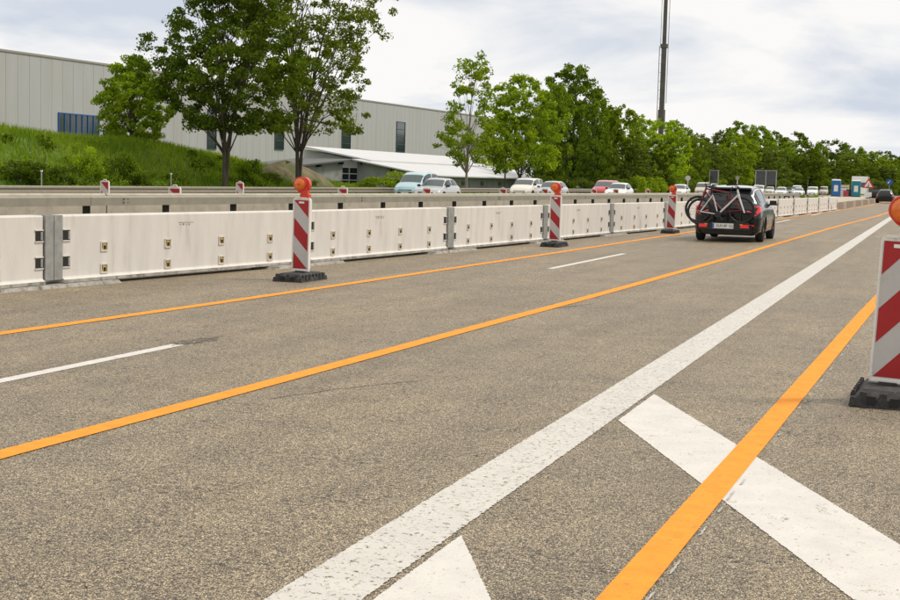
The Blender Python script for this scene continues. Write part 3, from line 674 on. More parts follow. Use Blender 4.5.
# ------------------------------------------------------------------ mast
mx_, my_ = -60, 324
mast = thing('mast', 'very tall slim steel mast rising above the wood', 'mast', (mx_, my_, 0))
MB().tube([(0, 0, 0), (0, 0, 33)], [.62, .60], 16).build('lower_pole', M['mast'], mast)
MB().tube([(0, 0, 33), (0, 0, 62)], [.47, .40], 16).build('upper_pole', M['mast'], mast)
MB().tube([(0, 0, 32.6), (0, 0, 33.5)], [.85, .85], 16).build('collar', M['mast'], mast)
lad = MB().tube([(-1.05, 0, 4), (-1.05, 0, 33)], .09, 6)
for i in range(15): lad.box((-.83, 0, 5 + i * 2), (.45, .06, .06))
lad.build('ladder', M['bark_pale'], mast)
MB().tube([(.95, 0, 20), (.95, 0, 62)], .07, 5).build('cable', M['bark_pale'], mast)
MB().tube([(-.85, 0, 33), (-.85, 0, 62)], .06, 5).build('cable', M['bark_pale'], mast)
MB().tube([(0, 0, 14.5), (0, 0, 18.5)], [.85, .85], 10).build('equipment_ring', M['mast'], mast)

# ------------------------------------------------------------------ concrete safety barrier
BAR = [(-10.95, 3), (-10.42, 12.5), (-10.25, 14.5), (-9.95, 17.2), (-9.56, 20.6), (-9.10, 26.6), (-8.74, 32.4), (-8.42, 38.4), (-7.95, 44.6), (-7.45, 55), (-6.90, 68), (-6.50, 80), (-6.12, 93.5)]
def along(poly, s):
    for (a, b) in zip(poly, poly[1:]):
        l = math.hypot(b[0] - a[0], b[1] - a[1])
        if s <= l: return (a[0] + (b[0] - a[0]) * s / l, a[1] + (b[1] - a[1]) * s / l)
        s -= l
    return poly[-1]
def plen(poly): return sum(math.hypot(b[0] - a[0], b[1] - a[1]) for a, b in zip(poly, poly[1:]))
bar = thing('concrete_barrier', 'long row of white concrete barrier panels with steel joints along the left lane', 'barrier', (0, 0, 0))
LP = 5.95
def at_y(poly, y):  # arc length at a given y
    s = 0
    for a, b in zip(poly, poly[1:]):
        l = math.hypot(b[0] - a[0], b[1] - a[1])
        if b[1] >= y: return s + l * (y - a[1]) / (b[1] - a[1])
        s += l
    return s
s0 = at_y(BAR, 14.72) - 2 * LP + .02
def panel_mesh():
    """panel in local coords: runs along +y from 0 to LP, face at x=0 towards +x, thickness .2"""
    T = .22; L = LP - .36; b = MB()
    prof = [(.045, .045), (.04, .085), (.008, .105), (0, .12), (0, .87), (-.014, .89), (-T + .014, .89), (-T, .87), (-T, .12), (-T - .008, .105), (-T - .04, .085), (-T - .045, .045)]
    for y in (.18, .18 + L):
        for (x, z) in prof: b.v.append((x, y, z))
    n = len(prof)
    for i in range(n): b.f.append((i, (i + 1) % n, n + (i + 1) % n, n + i)); b.m.append(1 if i in (0, 10, 11) or i == 9 else 0)
    b.f.append(tuple(range(n))); b.m.append(0); b.f.append(tuple(reversed(range(n, 2 * n)))); b.m.append(0)
    return b.mesh('panel', [M['concrete_w'], M['concrete_foot']])
PM = panel_mesh()
# sockets: recessed-looking yellow cup with dark core and rim
def socket_mesh():
    b = MB(); w_, h_ = .125, .11
    # frame proud of the face
    for (y, z, dy, dz) in ((0, h_ / 2, w_, .016), (0, -h_ / 2, w_, .016), (-w_ / 2, 0, .016, h_ + .016), (w_ / 2, 0, .016, h_ + .016)): b.box((.004, y, z), (.02, dy, dz), 0)
    b.box((-.003, 0, 0), (.012, w_ - .016, h_ - .016), 1); b.box((.006, .01, -.01), (.016, .035, .045), 2); b.box((.005, -.045, .01), (.012, .012, .06), 2)
    return b.mesh('socket', [M['concrete_w'], M['socket'], M['hole']])
SM = socket_mesh()
def pocket_mesh():
    b = MB(); b.box((0, 0, 0), (.012, .12, .125), 0); b.box((.004, 0, .070), (.014, .15, .014), 1); b.box((.004, 0, -.070), (.014, .15, .014), 1)
    b.box((.008, .035, 0), (.012, .03, .10), 2)
    return b.mesh('pocket', [M['hole'], M['concrete_w'], M['steel']])
PK = pocket_mesh()
def joint_mesh():
    b = MB(); b.box((.006, -.082, .49), (.05, .15, .80), 0); b.box((.0, .085, .49), (.05, .15, .80), 0); b.box((-.02, 0, .5), (.06, .03, .76), 1)
    b.box((-.21, 0, .5), (.05, .34, .78), 0)
    return b.mesh('joint_plate', [M['steel'], M['dark_steel']])
JM = joint_mesh()
def foot_mesh():
    b = MB(); b.box((-.10, 0, .02), (.52, 2.3, .04), 0, top=(.90, .97)); return b.mesh('foot', M['concrete_foot'])
FM = foot_mesh()
def stamp_mesh(k):
    b = MB()
    b.box((0, 0, .028), (.004, .36, .006)); 
    for i in range(4 + k): b.box((0, -.13 + i * .07, 0), (.004, .03, .012 + .012 * (i % 2)))
    return b.mesh('stamp', M['concrete_foot'])
SP = [stamp_mesh(0), stamp_mesh(1)]
npan = int((plen(BAR) - s0) / LP) + 1
for i in range(npan):
    a = along(BAR, max(0, s0 + i * LP)); b_ = along(BAR, s0 + (i + 1) * LP)
    if i == 0: a = (along(BAR, s0)) if s0 > 0 else a
    ang = math.atan2(-(b_[0] - a[0]), b_[1] - a[1])
    p = link('panel', PM, bar, (a[0], a[1], 0), ang)
    far = a[1] > 60
    link('joint_plate', JM, bar, (a[0], a[1], 0), ang)
    link('foot', FM, bar, (a[0], a[1], 0), ang)
    for yy in (.98, 2.33, 3.62, 4.93):
        for z in (.475, .19): link('socket', SM, p, (.0, yy, z))
    for yy in (.255, LP - .255):
        for z in (.64, .31): link('pocket', PK, p, (.004, yy, z))
    if not far: link('stamp', SP[i % 2], p, (.002, 2.75, .73))

# low kerb wall and raised sandy works area beyond
KW = [(-6.08, 93.8), (-5.98, 112), (-5.85, 135), (-5.65, 160), (-5.45, 195), (-5.6, 240)]
kw = thing('low_block_wall', 'low brownish wall of concrete blocks continuing after the tall barrier', 'wall', (0, 0, 0))
L_ = plen(KW); s = 0; k = 0
while s < L_ - 3:
    a = along(KW, s); b_ = along(KW, s + 3.9); ang = math.atan2(-(b_[0] - a[0]), b_[1] - a[1])
    MB().box((-.2, 1.97, .24), (.4, 3.9, .48), top=(.85, 1)).build('block', M['rust_block' if k % 3 else 'rust_block2'], kw, (a[0], a[1], 0)).rotation_euler = (0, 0, ang)
    s += 3.97; k += 1
struct(sheet('works_area', [(-6.5, 95), (-6.4, 112), (-6.3, 135), (-6.1, 160), (-5.9, 195), (-6.1, 240), (-13, 240), (-12.5, 150), (-10.5, 95)], .42, M['sand']))
MB().add([(-6.5, 95, .42), (-10.5, 95, .42), (-10.5, 94.5, 0), (-6.5, 94.5, 0)], [(0, 1, 2, 3)]).build('works_ramp', M['sand']); struct(bpy.data.objects['works_ramp'])

# ------------------------------------------------------------------ guard rails in the median
RA = [(-12.6, 2), (-12.2, 12), (-11.96, 17.2), (-11.34, 24.3), (-10.55, 36.6), (-9.9, 52), (-9.5, 68), (-8.6, 86), (-8.3, 93)]
gr = thing('box_beam_rail', 'steel box beam guard rail on dark posts just behind the white barrier', 'guard rail', (0, 0, 0))
def ribbon(poly, dx, z0, z1, th, m, name, root, seg=4.0, chamf=.0, gap=.012):
    L = plen(poly); s = 0
    while s < L - .1:
        e = min(L, s + seg); a = along(poly, s); b = along(poly, e - gap); d = Vector((b[0] - a[0], b[1] - a[1])).normalized(); n = Vector((d.y, -d.x))
        vs = []
        for q in (a, b):
            for (o, z) in ((dx + th / 2, z0), (dx + th / 2, z1 - chamf), (dx + th / 2 - chamf, z1), (dx - th / 2 + chamf, z1), (dx - th / 2, z1 - chamf), (dx - th / 2, z0)): vs.append((q[0] + n.x * o, q[1] + n.y * o, z))
        fs = [tuple(range(6)), tuple(range(11, 5, -1))] + [(i, (i + 1) % 6, 6 + (i + 1) % 6, 6 + i) for i in range(6)]
        MB().add(vs, fs).build(name, m, root); s = e
ribbon(RA, 0, .925, 1.065, .20, M['rail'], 'beam', gr, 8.0, .02)
pm = MB().box((0, 0, .46), (.07, .09, .93)).box((.0, 0, .86), (.07, .10, .125)).mesh('post', M['dark_steel'])
s = at_y(RA, 18) % 2.0
while s < plen(RA): p = along(RA, s); link('post', pm, gr, (p[0], p[1], 0)); s += 2.0
bo = MB()
for i in range(2):
    for j in range(2): bo.cyl((.103, -.06 + .12 * i, .97 + .05 * j), .011, .012, 'X', 8)
bo = bo.mesh('bolt_plate', M['dark_steel'])
s = at_y(RA, 18.8) % 8.0
while s < 70: p = along(RA, s); link('bolt_plate', bo, gr, (p[0], p[1], 0), math.radians(4)); s += 8.0
cw = thing('median_wall', 'beige concrete median wall seen through the gap under the box beam', 'wall', (0, 0, 0))
ribbon(RA, -1.25, 0, 1.075, .22, M['concrete_b'], 'wall_element', cw, 6.0, .03, .02)
RC = [(-34.3, y) for y in range(20, 330, 4)]
gc = thing('guard_rail', 'plain steel guard rail at the foot of the bank beyond the oncoming lanes', 'guard rail', (0, 0, 0))
wbm = MB(); prof = [(.0, .42), (.06, .46), (.06, .52), (.0, .56), (.0, .60), (.06, .64), (.06, .70), (.0, .74), (-.01, .74), (-.01, .42)]
for y in (0, 3.99):
    for (x, z) in prof: wbm.v.append((x, y, z))
npf = len(prof)
for i in range(npf): wbm.f.append((i, (i + 1) % npf, npf + (i + 1) % npf, npf + i)); wbm.m.append(0)
wbm = wbm.mesh('rail_beam', M['rail']); pst = MB().box((-.08, 0, .33), (.1, .1, .70)).mesh('post', M['dark_steel'])
for (x, y) in RC: link('rail_beam', wbm, gc, (x, y, 0)); link('post', pst, gc, (x, y + 2, 0))
# median verge strip
struct(sheet('median_verge', [(-14.2, 40), (-13.9, 60), (-13.2, 95), (-13, 240), (-14.8, 420), (-16.8, 420), (-16.4, 240), (-16.2, 95), (-16.0, 60), (-15.6, 40)], .006, M['grass']))

# ------------------------------------------------------------------ lane beacons
def clip(poly, a, b, c):   # keep a*x+b*z<=c
    out = []
    for i in range(len(poly)):
        p, q = poly[i], poly[(i + 1) % len(poly)]; dp, dq = a * p[0] + b * p[1] - c, a * q[0] + b * q[1] - c
        if dp <= 0: out.append(p)
        if dp * dq < 0: t = dp / (dp - dq); out.append((p[0] + (q[0] - p[0]) * t, p[1] + (q[1] - p[1]) * t))
    return out
def beacon(label, x, y, mirror=1, lamp=True, base=True, rz=0.0, small=False, z=0.0, lean=0.0, lean2=0.0, flip=1, ldx=0.0):
    t = thing('traffic_beacon', label, 'traffic beacon', (x, y, z), rz, 'red and white traffic beacons')
    Z0 = .13; W, Hh = .255, 1.02
    fw, fh = .105, .475
    cz = Z0 + Hh / 2
    outl = [(-W / 2, Z0), (W / 2, Z0), (W / 2, Z0 + Hh - .035), (W / 2 - .01, Z0 + Hh - .01), (W / 2 - .035, Z0 + Hh), (-W / 2 + .035, Z0 + Hh), (-W / 2 + .01, Z0 + Hh - .01), (-W / 2, Z0 + Hh - .035)]
    b = MB().poly([(a, .025, c) for a, c in outl], n=(0, -.05, 0))
    p = b.build('panel', M['white_plastic'], t)
    # raised rim
    rim = MB()
    for sgn in (-1, 1): rim.box((sgn * (W / 2 - .007), 0, cz), (.016, .066, Hh - .07))
    rim.box((0, 0, Z0 + Hh - .004), (W - .07, .066, .016)); rim.box((0, 0, Z0 + .008), (W - .03, .066, .016))
    rim.build('rim', M['white_plastic'], t)
    rect = [(-fw, cz - fh), (fw, cz - fh), (fw, cz + fh), (-fw, cz + fh)]
    sh = MB().poly([(a, -.0265, c) for a, c in rect], n=(0, -.0015, 0)); sh.build('reflective_face', M['white_sheet'], t)
    step = .238; sl = 1.08 * mirror
    for k in range(0, 8, 2):
        # band: top - (k+1)*step < z - sl*(-x) ... measured from the top corner
        zt = cz + fh + .115 - (k - 1) * step - step; zb = zt - step
        q = clip(clip(rect, sl, 1, zt), -sl, -1, -zb)
        if len(q) >= 3:
            MB().poly([(a, -.0285, c) for a, c in q], n=(0, -.0015, 0)).build('red_stripe', M['red_sheet'], t)
    if not small:
        st = MB().poly([(-.04 + .02 * mirror * 0, -.0305, cz + fh - .045), (.04, -.0305, cz + fh - .045), (.04, -.0305, cz + fh - .02), (-.04, -.0305, cz + fh - .02)], n=(0, -.001, 0)); st.build('sticker', M['plate'], t)
    if base:
        r = MB(); r.box((0, 0, .03), (.44, .86, .06), 0, top=(.96, .98)); r.box((0, 0, .085), (.40, .80, .055), 0, top=(.70, .82))
        for sy in (-1, 1):
            for kx in range(-1, 2): r.box((kx * .13, sy * .40, .062), (.055, .05, .075), 0, top=(.9, .5))
        for sx in (-1, 1):
            for ky in range(-3, 4): r.box((sx * .198, ky * .112, .062), (.045, .045, .075), 0, top=(.5, .9))
        r.box((0, 0, .118), (.12, .14, .03)); r.build('base_plate', M['rubber'], t)
        for kx in (-.5, .5): MB().box((kx * .15, -.424, .050), (.06, .02, .055)).build('slot', M['hole'], t)
        for sx in (-1, 1):
            for ky in (-2.5, -1.5, 1.5, 2.5): MB().box((sx * .215, ky * .112, .050), (.012, .05, .05)).build('slot', M['hole'], t)
        MB().box((0, 0, .13), (.11, .045, .05)).build('foot_socket', M['steel'], t)
    if lamp:
        zb = Z0 + Hh; lz = zb + .185; lx = -.035 * flip + ldx
        h = MB(); h.lathe([(-.032, .070), (-.036, .088), (-.030, .098), (.030, .098), (.036, .088), (.032, .0)], (lx, 0, lz), 'Y', 28)
        h.lathe([(-.02, .112), (.045, .112), (.06, .10)], (lx + .03, .012, lz - .012), 'Y', 28)
        h.lathe([(-.02, .0), (-.02, .112)], (lx + .03, .012, lz - .012), 'Y', 28)
        h.lathe([(.06, .10), (.06, .0)], (lx + .03, .012, lz - .012), 'Y', 28)
        h.box((lx + .062, .012, lz - .105), (.105, .07, .13), 0); h.box((lx + .070, .012, zb + .02), (.13, .085, .05), 0)
        lm = h.build('lamp', M['red_plastic'], t, smooth=True)
        ln = MB().lathe([(-.036, .080), (-.047, .070), (-.056, .045), (-.060, .02), (-.061, 0.001)], (lx, 0, lz), 'Y', 28); ln.build('lens', M['lens'], lm, smooth=True)
        MB().lathe([(-.0615, .020), (-.068, .014), (-.070, .001)], (lx, 0, lz), 'Y', 14).build('lens_cap', M['red_plastic'], lm, smooth=True)
    else:
        hd = MB().tube([(-.05, 0, Z0 + Hh - .005), (-.04, 0, Z0 + Hh + .035), (.04, 0, Z0 + Hh + .035), (.05, 0, Z0 + Hh - .005)], .011, 6); hd.build('handle', M['white_plastic'], t)
    t.rotation_euler = (lean2, lean, rz)
    return t
beacon('nearest left traffic beacon with amber lamp, standing before the white barrier', -8.26, 17.75, 1, lean=.012)
beacon('second traffic beacon with amber lamp along the white barrier, midway to the black car', -7.98, 30.6, 1, lean=.005)
beacon('third traffic beacon with amber lamp, just left of the black car with bicycles', -7.36, 41.9, 1, lean=.03)
beacon('traffic beacon with red lamp half hidden behind the right mirror of the black car', -6.98, 60.5, 1)
beacon('large near traffic beacon cut off by the right edge, stripes rising to the right', -.225, 10.18, -1, ldx=.035, lean=.035, rz=math.radians(-2))
for (px, p, lb, lampf) in [(105, -22, 'tall narrow beacon on the oncoming side above the leftmost panel joint', False), (240, -22, 'slim beacon on the oncoming side between the two ash trees', False), (175, -14.6, 'beacon top peeking over the rail under the grass bank', False), (343, -14.6, 'beacon top peeking over the rail in front of the grey shed', False),
                    (427, -14.6, 'beacon top peeking over the rail before the two front cars', False), (503, -14.6, 'beacon top peeking over the rail left of the cream car', False), (545, -14.6, 'beacon top peeking over the rail at the second white car', False), (594, -14.4, 'beacon top below the red van', False), (616, -14.4, 'beacon top below the white hatchback', False),
                    (648, -14.2, 'beacon top over the rail left of the third amber lamp', False), (741, -13.0, 'red beacon lamp seen just above the roof of the black car', True), (749, -13.0, 'second red lamp above the roof of the black car', True)]:
    y, z = atX(px, 186, p); beacon(lb, p, y, 1, lamp=lampf, small=True, rz=math.radians(8))
for k, (px, p) in enumerate([(41.5, -36.4), (171, -36.4)]):
    y, z = atX(px, 186, p); t = thing('marker_stake', ['thin grey stake in the grass at the far left of the bank', 'thin grey stake in the grass below the round tree'][k], 'stake', (p, y, 0))
    MB().tube([(0, 0, 0), (0, 0, 1.3)], .03, 6).build('stake', M['post'], t); MB().box((0, 0, 1.33), (.08, .08, .06)).build('cap', M['sign_white'], t)

# ------------------------------------------------------------------ cars
STY = {  # stations from rear (y=0) to front: y, halfwidth, belt z, roof half width, top z
 'hatch': dict(L=4.25, wb=(.80, 3.42), r=.32, st=[(0, .70, .70, .55, .74), (.05, .80, .84, .64, .88), (.14, .85, .92, .66, .98), (.38, .88, .94, .60, 1.27), (.62, .89, .945, .585, 1.41), (1.2, .895, .94, .60, 1.465), (1.9, .895, .93, .605, 1.465), (2.35, .89, .92, .60, 1.40), (2.75, .89, .92, .63, 1.20), (3.15, .885, .915, .70, .97), (3.6, .87, .84, .68, .89), (4.0, .82, .74, .60, .79), (4.2, .74, .60, .52, .63), (4.25, .66, .52, .48, .55)], cab=(3.0, 4.6, 7.0, 9.0), doors=True),
 'sedan': dict(L=4.5, wb=(.92, 3.62), r=.32, st=[(0, .70, .72, .55, .76), (.06, .80, .86, .64, .92), (.5, .86, .92, .66, 1.0), (.75, .87, .92, .62, 1.06), (1.25, .88, .92, .56, 1.36), (1.7, .89, .92, .58, 1.42), (2.1, .89, .92, .585, 1.43), (2.5, .89, .91, .585, 1.37), (2.95, .885, .91, .63, 1.17), (3.35, .88, .90, .70, .96), (3.8, .86, .83, .68, .88), (4.2, .82, .74, .60, .79), (4.43, .74, .60, .52, .64), (4.5, .66, .52, .48, .56)], cab=(3.0, 4.6, 7.0, 9.0), doors=True),
 'van': dict(L=4.5, wb=(.85, 3.65), r=.33, st=[(0, .80, .85, .70, 1.0), (.04, .86, .95, .76, 1.3), (.10, .88, 1.05, .77, 1.62), (.3, .89, 1.07, .77, 1.76), (.8, .90, 1.07, .77, 1.80), (1.5, .90, 1.07, .77, 1.82), (2.2, .90, 1.07, .77, 1.80), (2.75, .90, 1.06, .75, 1.68), (3.15, .90, 1.05, .74, 1.42), (3.6, .89, 1.02, .76, 1.12), (3.95, .86, .92, .70, .98), (4.25, .82, .80, .62, .84), (4.43, .76, .64, .55, .68), (4.5, .68, .54, .5, .58)], cab=(2.0, 3.2, 7.0, 9.0), doors=True),
}
STY['suv'] = dict(STY['van']); STY['suv']['st'] = [(y, w_, b, wr, min(z, 1.0) + max(0, z - 1.0) * .80) for (y, w_, b, wr, z) in STY['van']['st']]
def cr1(p0, p1, p2, p3, t): return .5 * (2 * p1 + (p2 - p0) * t + (2 * p0 - 5 * p1 + 4 * p2 - p3) * t * t + (3 * p1 - p0 - 3 * p2 + p3) * t ** 3)
class Body:
    def __init__(s, sty):
        d = STY[sty]; s.d = d; s.st = d['st']; s.n = len(s.st)
    def station(s, u):
        i = min(int(u), s.n - 2); t = u - i; g_ = lambda k: s.st[max(0, min(s.n - 1, k))]
        lin = [a + (b - a) * t for a, b in zip(g_(i), g_(i + 1))]
        c = [cr1(a, b, c_, e, t) for a, b, c_, e in zip(g_(i - 1), g_(i), g_(i + 1), g_(i + 2))]
        return [lin[0]] + [c[k] * .6 + lin[k] * .4 for k in range(1, 5)]
    def pt(s, u, v):
        """v 0..1 : sill -> roof centre (right side, x>0)"""
        y, w_, bz, wr, tz = s.station(u)
        P_ = [(w_ * .86, .20), (w_ * .97, .27), (w_ * 1.0, .45), (w_ * 1.005, .66), (w_ * .975, bz - .06), (w_ * .94, bz), (wr + (w_ * .94 - wr) * .12, tz - .09 if tz - bz > .15 else bz + (tz - bz) * .5), (wr * .86, tz - .012), (wr * .5, tz + .008), (0, tz + .015)]
        f = v * (len(P_) - 1); i = min(int(f), len(P_) - 2); t = f - i
        a, b = P_[i], P_[i + 1]; return Vector((a[0] + (b[0] - a[0]) * t, y, a[1] + (b[1] - a[1]) * t))
    def nrm(s, u, v, sx):
        e = .02; a = s.pt(min(s.n - 1.001, u + e), v) - s.pt(max(0, u - e), v); b = s.pt(u, min(1, v + e)) - s.pt(u, max(0, v - e))
        n = a.cross(b); n = -n if n.dot(Vector((1, 0, .3))) < 0 else n
        if v > .6 and n.z < 0: n = -n
        n.normalize(); n.x *= sx; return n
    def patch(s, b, u0, u1, v0, v1, sx, nu=6, nv=4, off=.008, mi=0, trap=0.0):
        o = len(b.v)
        for i in range(nu + 1):
            for j in range(nv + 1):
                v = v0 + (v1 - v0) * j / nv; sh = trap * j / nv
                u = (u0 + sh) + (u1 - u0 - 2 * sh) * i / nu; p = s.pt(u, v); n = s.nrm(u, v, 1); p = p + n * off; b.v.append((p.x * sx, p.y, p.z))
        for i in range(nu):
            for j in range(nv): a = o + i * (nv + 1) + j; b.f.append((a, a + nv + 1, a + nv + 2, a + 1)); b.m.append(mi)
CARM = {}
def wheel_mesh(r):
    b = MB(); b.lathe([(-.10, r * .62), (-.10, r * .93), (-.07, r), (.07, r), (.10, r * .93), (.10, r * .62)], (0, 0, 0), 'X', 28)
    t = b.mesh('tyre', M['tyre'], smooth=True)
    q = MB(); q.lathe([(.085, r * .66), (.075, r * .60), (-.05, r * .58), (-.05, .0)], (0, 0, 0), 'X', 24)
    for k in range(5):
        a = 2 * PI * k / 5; c, s_ = math.cos(a), math.sin(a); c2, s2 = -s_ * .035, c * .035
        q.poly([(.07, c * .03 + c2, s_ * .03 + s2), (.07, c * .03 - c2, s_ * .03 - s2), (.08, c * r * .62 - c2 * 1.4, s_ * r * .62 - s2 * 1.4), (.08, c * r * .62 + c2 * 1.4, s_ * r * .62 + s2 * 1.4)], n=(-.03, 0, 0))
    q.cyl((.07, 0, 0), .05, .03, 'X', 10)
    return t, q.mesh('rim', M['rim'], smooth=True)
def car_meshes(sty):
    if sty in CARM: return CARM[sty]
    B = Body(sty); d = B.d; r = d['r']; c0, c1, c2, c3 = d['cab']; R = {}
    b = MB(); NU, NV = (B.n - 1) * 5, 34
    for sx in (1, -1):
        o = len(b.v)
        for i in range(NU + 1):
            for j in range(NV + 1):
                p = B.pt(min(B.n - 1.0001, i / 5), j / NV); b.v.append((p.x * sx, p.y, p.z))
        for i in range(NU):
            for j in range(NV):
                a = o + i * (NV + 1) + j; q = [Vector(b.v[k]) for k in (a, a + NV + 1, a + NV + 2, a + 1)]; c = sum(q, Vector()) / 4
                if any(math.hypot(c.y - wy, c.z - r) < r + .05 for wy in d['wb']) and j < 16: continue
                b.f.append((a, a + NV + 1, a + NV + 2, a + 1)); b.m.append(0)
    for u in (0, B.n - 1.0001):   # end caps
        ring = [B.pt(u, j / 12) for j in range(13)]; rr = [(p.x, p.y, p.z) for p in ring] + [(-p.x, p.y, p.z) for p in reversed(ring[:-1])]
        b.add(rr, [tuple(range(len(rr)))])
    me = b.mesh('body', M['p_white'], smooth=True)
    bm = bmesh.new(); bm.from_mesh(me); bmesh.ops.remove_doubles(bm, verts=bm.verts, dist=.0005); bmesh.ops.recalc_face_normals(bm, faces=bm.faces); bm.to_mesh(me); bm.free(); me.polygons.foreach_set('use_smooth', [True] * len(me.polygons)); me.set_sharp_from_angle(angle=math.radians(50))
    R['body'] = me
    b = MB(); b.box((0, d['L'] / 2, .42), (1.3, d['L'] - .5, .5)); b.box((0, d['L'] / 2, .24), (1.5, d['L'] - .3, .1))
    for wy in d['wb']: b.box((0, wy, .45), (1.62, 2 * r + .06, .5))
    R['under'] = b.mesh('underbody', M['under'])
    R['arch'] = []
    for sx in (1, -1):
        for wy in d['wb']:
            b = MB(); pts = []
            for k in range(15):
                a = PI * (-.08 + 1.16 * k / 14); y = wy + (r + .055) * math.cos(a); z = r + (r + .055) * math.sin(a)
                i = int(np.argmin([abs(B.station(u * .25)[0] - y) for u in range(int((B.n - 1) * 4))])); u = i * .25
                best = min((abs(B.pt(u, v / 60).z - z), B.pt(u, v / 60).x) for v in range(34)); pts.append(((best[1] + .002) * sx, y, z))
            b.tube(pts, .018, 6); R['arch'].append(b.mesh('wheel_arch', M['black_trim'], smooth=True))
    side = []
    VV0, VV1 = 5.25 / 9, 6.0 / 9
    um = (c1 + c2) / 2 - .1
    for (a, e) in ((c0 + .7, um - .05), (um + .05, c3 - .75)):
        for sx in (1, -1):
            b = MB(); B.patch(b, a, e, VV0, VV1, sx, 8, 3, .006, trap=.12); side.append(b.mesh('side_window', M['glass'], smooth=True))
    R['side'] = side
    def both(u0, u1, v0, name, m, off=.008, trap=0):
        b = MB()
        for sx in (1, -1): B.patch(b, u0, u1, v0, 1.0, sx, 8, 6, off)
        return b.mesh(name, m, smooth=True)
    R['wind'] = both(c2 + .25, c3 - .12, 6.35 / 9, 'windscreen', M['glass_sky']); R['rear'] = both(c0 - .75, c1 - .85, 6.6 / 9, 'rear_window', M['glass'])
    hl = []; tl = []
    for sx in (1, -1):
        b = MB(); B.patch(b, B.n - 2.85, B.n - 2.05, 3.35 / 9, 4.7 / 9, sx, 5, 4, .010); hl.append(b.mesh('headlight', M['headlight'], smooth=True))
        b = MB(); B.patch(b, .35, 2.5, 3.75 / 9, 4.95 / 9, sx, 6, 4, .012); tl.append(b.mesh('tail_light', M['taillight'], smooth=True))
    R['hl'] = hl; R['tl'] = tl
    L = d['L']; b = MB(); b.box((0, L - .012, .42), (1.0, .05, .16)); b.box((0, L - .07, .62), (.9, .09, .07)); R['grille'] = b.mesh('grille', M['black_trim'])
    R['plate'] = MB().box((0, L + .022, .44), (.52, .012, .11)).mesh('number_plate', M['plate'])
    um_ = c3 - .9; mr = []
    for sx in (1, -1):
        p = B.pt(um_ - .1, 5.2 / 9); b = MB(); b.box(((p.x + .10) * sx, p.y, p.z + .06), (.20, .10, .13), top=(.85, .8)); b.box(((p.x + .02) * sx, p.y, p.z + .01), (.1, .05, .04)); mr.append(b.mesh('mirror', M['black_trim']))
    R['mirror'] = mr
    R['wheel'] = wheel_mesh(r); CARM[sty] = R; return R
def set_mat(o, m):
    o.material_slots[0].link = 'OBJECT'; o.material_slots[0].material = m
def car(label, sty, pm, x, y, rz, cat='car', name='car', tails=False):
    R = car_meshes(sty); d = STY[sty]; t = thing(name, label, cat, (x, y, 0), rz)
    bd = link('body', R['body'], t); set_mat(bd, pm); link('underbody', R['under'], t); [link('wheel_arch', q, t) for q in R['arch']]
    for m_ in R['side']: link('side_window', m_, t)
    link('windscreen', R['wind'], t); link('rear_window', R['rear'], t)
    for m_ in R['hl']: link('headlight', m_, t)
    for m_ in R['tl']: link('tail_light', m_, t)
    for m_ in R['mirror']: o = link('mirror', m_, t)
    link('grille', R['grille'], t)
    if not tails: link('number_plate', R['plate'], t)
    for wy in d['wb']:
        for sx in (1, -1):
            w_ = link('wheel', R['wheel'][0], t, (sx * (.895 - .115), wy, d['r']), 0 if sx > 0 else PI); link('rim', R['wheel'][1], w_)
    return t
# black hatchback ahead in the left lane, carrying two bicycles
CX, CY = -5.03, 37.05
golf = car('black hatchback with sky reflection painted on its roof and two bicycles on its tail rack, driving away', 'hatch', M['p_black'], CX, CY, math.radians(.5), tails=True)
roof_sheen = MB(); Bg = Body('hatch')
for sx in (1, -1): Bg.patch(roof_sheen, 3.6, 7.6, 6.55 / 9, 1.0, sx, 12, 8, .005)
roof_sheen.build('roof', M['p_silver'], golf, smooth=True)  # silver patch over the black body paints the sky's reflection on the roof
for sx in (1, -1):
    q = MB(); Bg.patch(q, 3.1, 8.9, 6.05 / 9, 6.35 / 9, sx, 24, 2, .007); q.build('roof_edge_sheen', M['p_silver'], golf, smooth=True)  # same sky reflection, painted as a pale line along the roof edge
MB().box((0, .50, 1.405), (1.12, .30, .035), top=(.95, .8)).build('roof_spoiler', M['p_black'], golf)
rp_ = MB()
for sx in (1, -1): rp_.tube([(sx * .56, .75, 1.455), (sx * .575, 1.0, 1.50), (sx * .575, 1.9, 1.50), (sx * .56, 2.15, 1.45)], .014, 6)
rp_.build('roof_rail', M['p_silver'], golf)
for sx in (-1, 1):
    q = MB().poly([(sx * .50, .055, .80), (sx * .80, .10, .78), (sx * .83, .16, .92), (sx * .78, .18, .95), (sx * .50, .16, .93)], n=(0, -.05, -.005)); q.build('tail_light', M['taillight'], golf)
MB().box((0, .02, .76), (1.5, .08, .03)).build('hatch_seam', M['black_trim'], golf)
MB().box((0, -.01, .40), (1.3, .06, .10)).build('bumper_trim', M['black_trim'], golf)
for sx in (-1, 1): MB().box((sx * .62, .004, .44), (.16, .06, .05)).build('reflector', M['taillight'], golf)
MB().tube([(-.35, .02, .24), (-.35, .12, .24)], .035, 8).build('exhaust', M['rim'], golf)
MB().tube([(.05, .20, 1.00), (-.25, .22, 1.06)], .010, 5).build('wiper', M['black_trim'], golf)
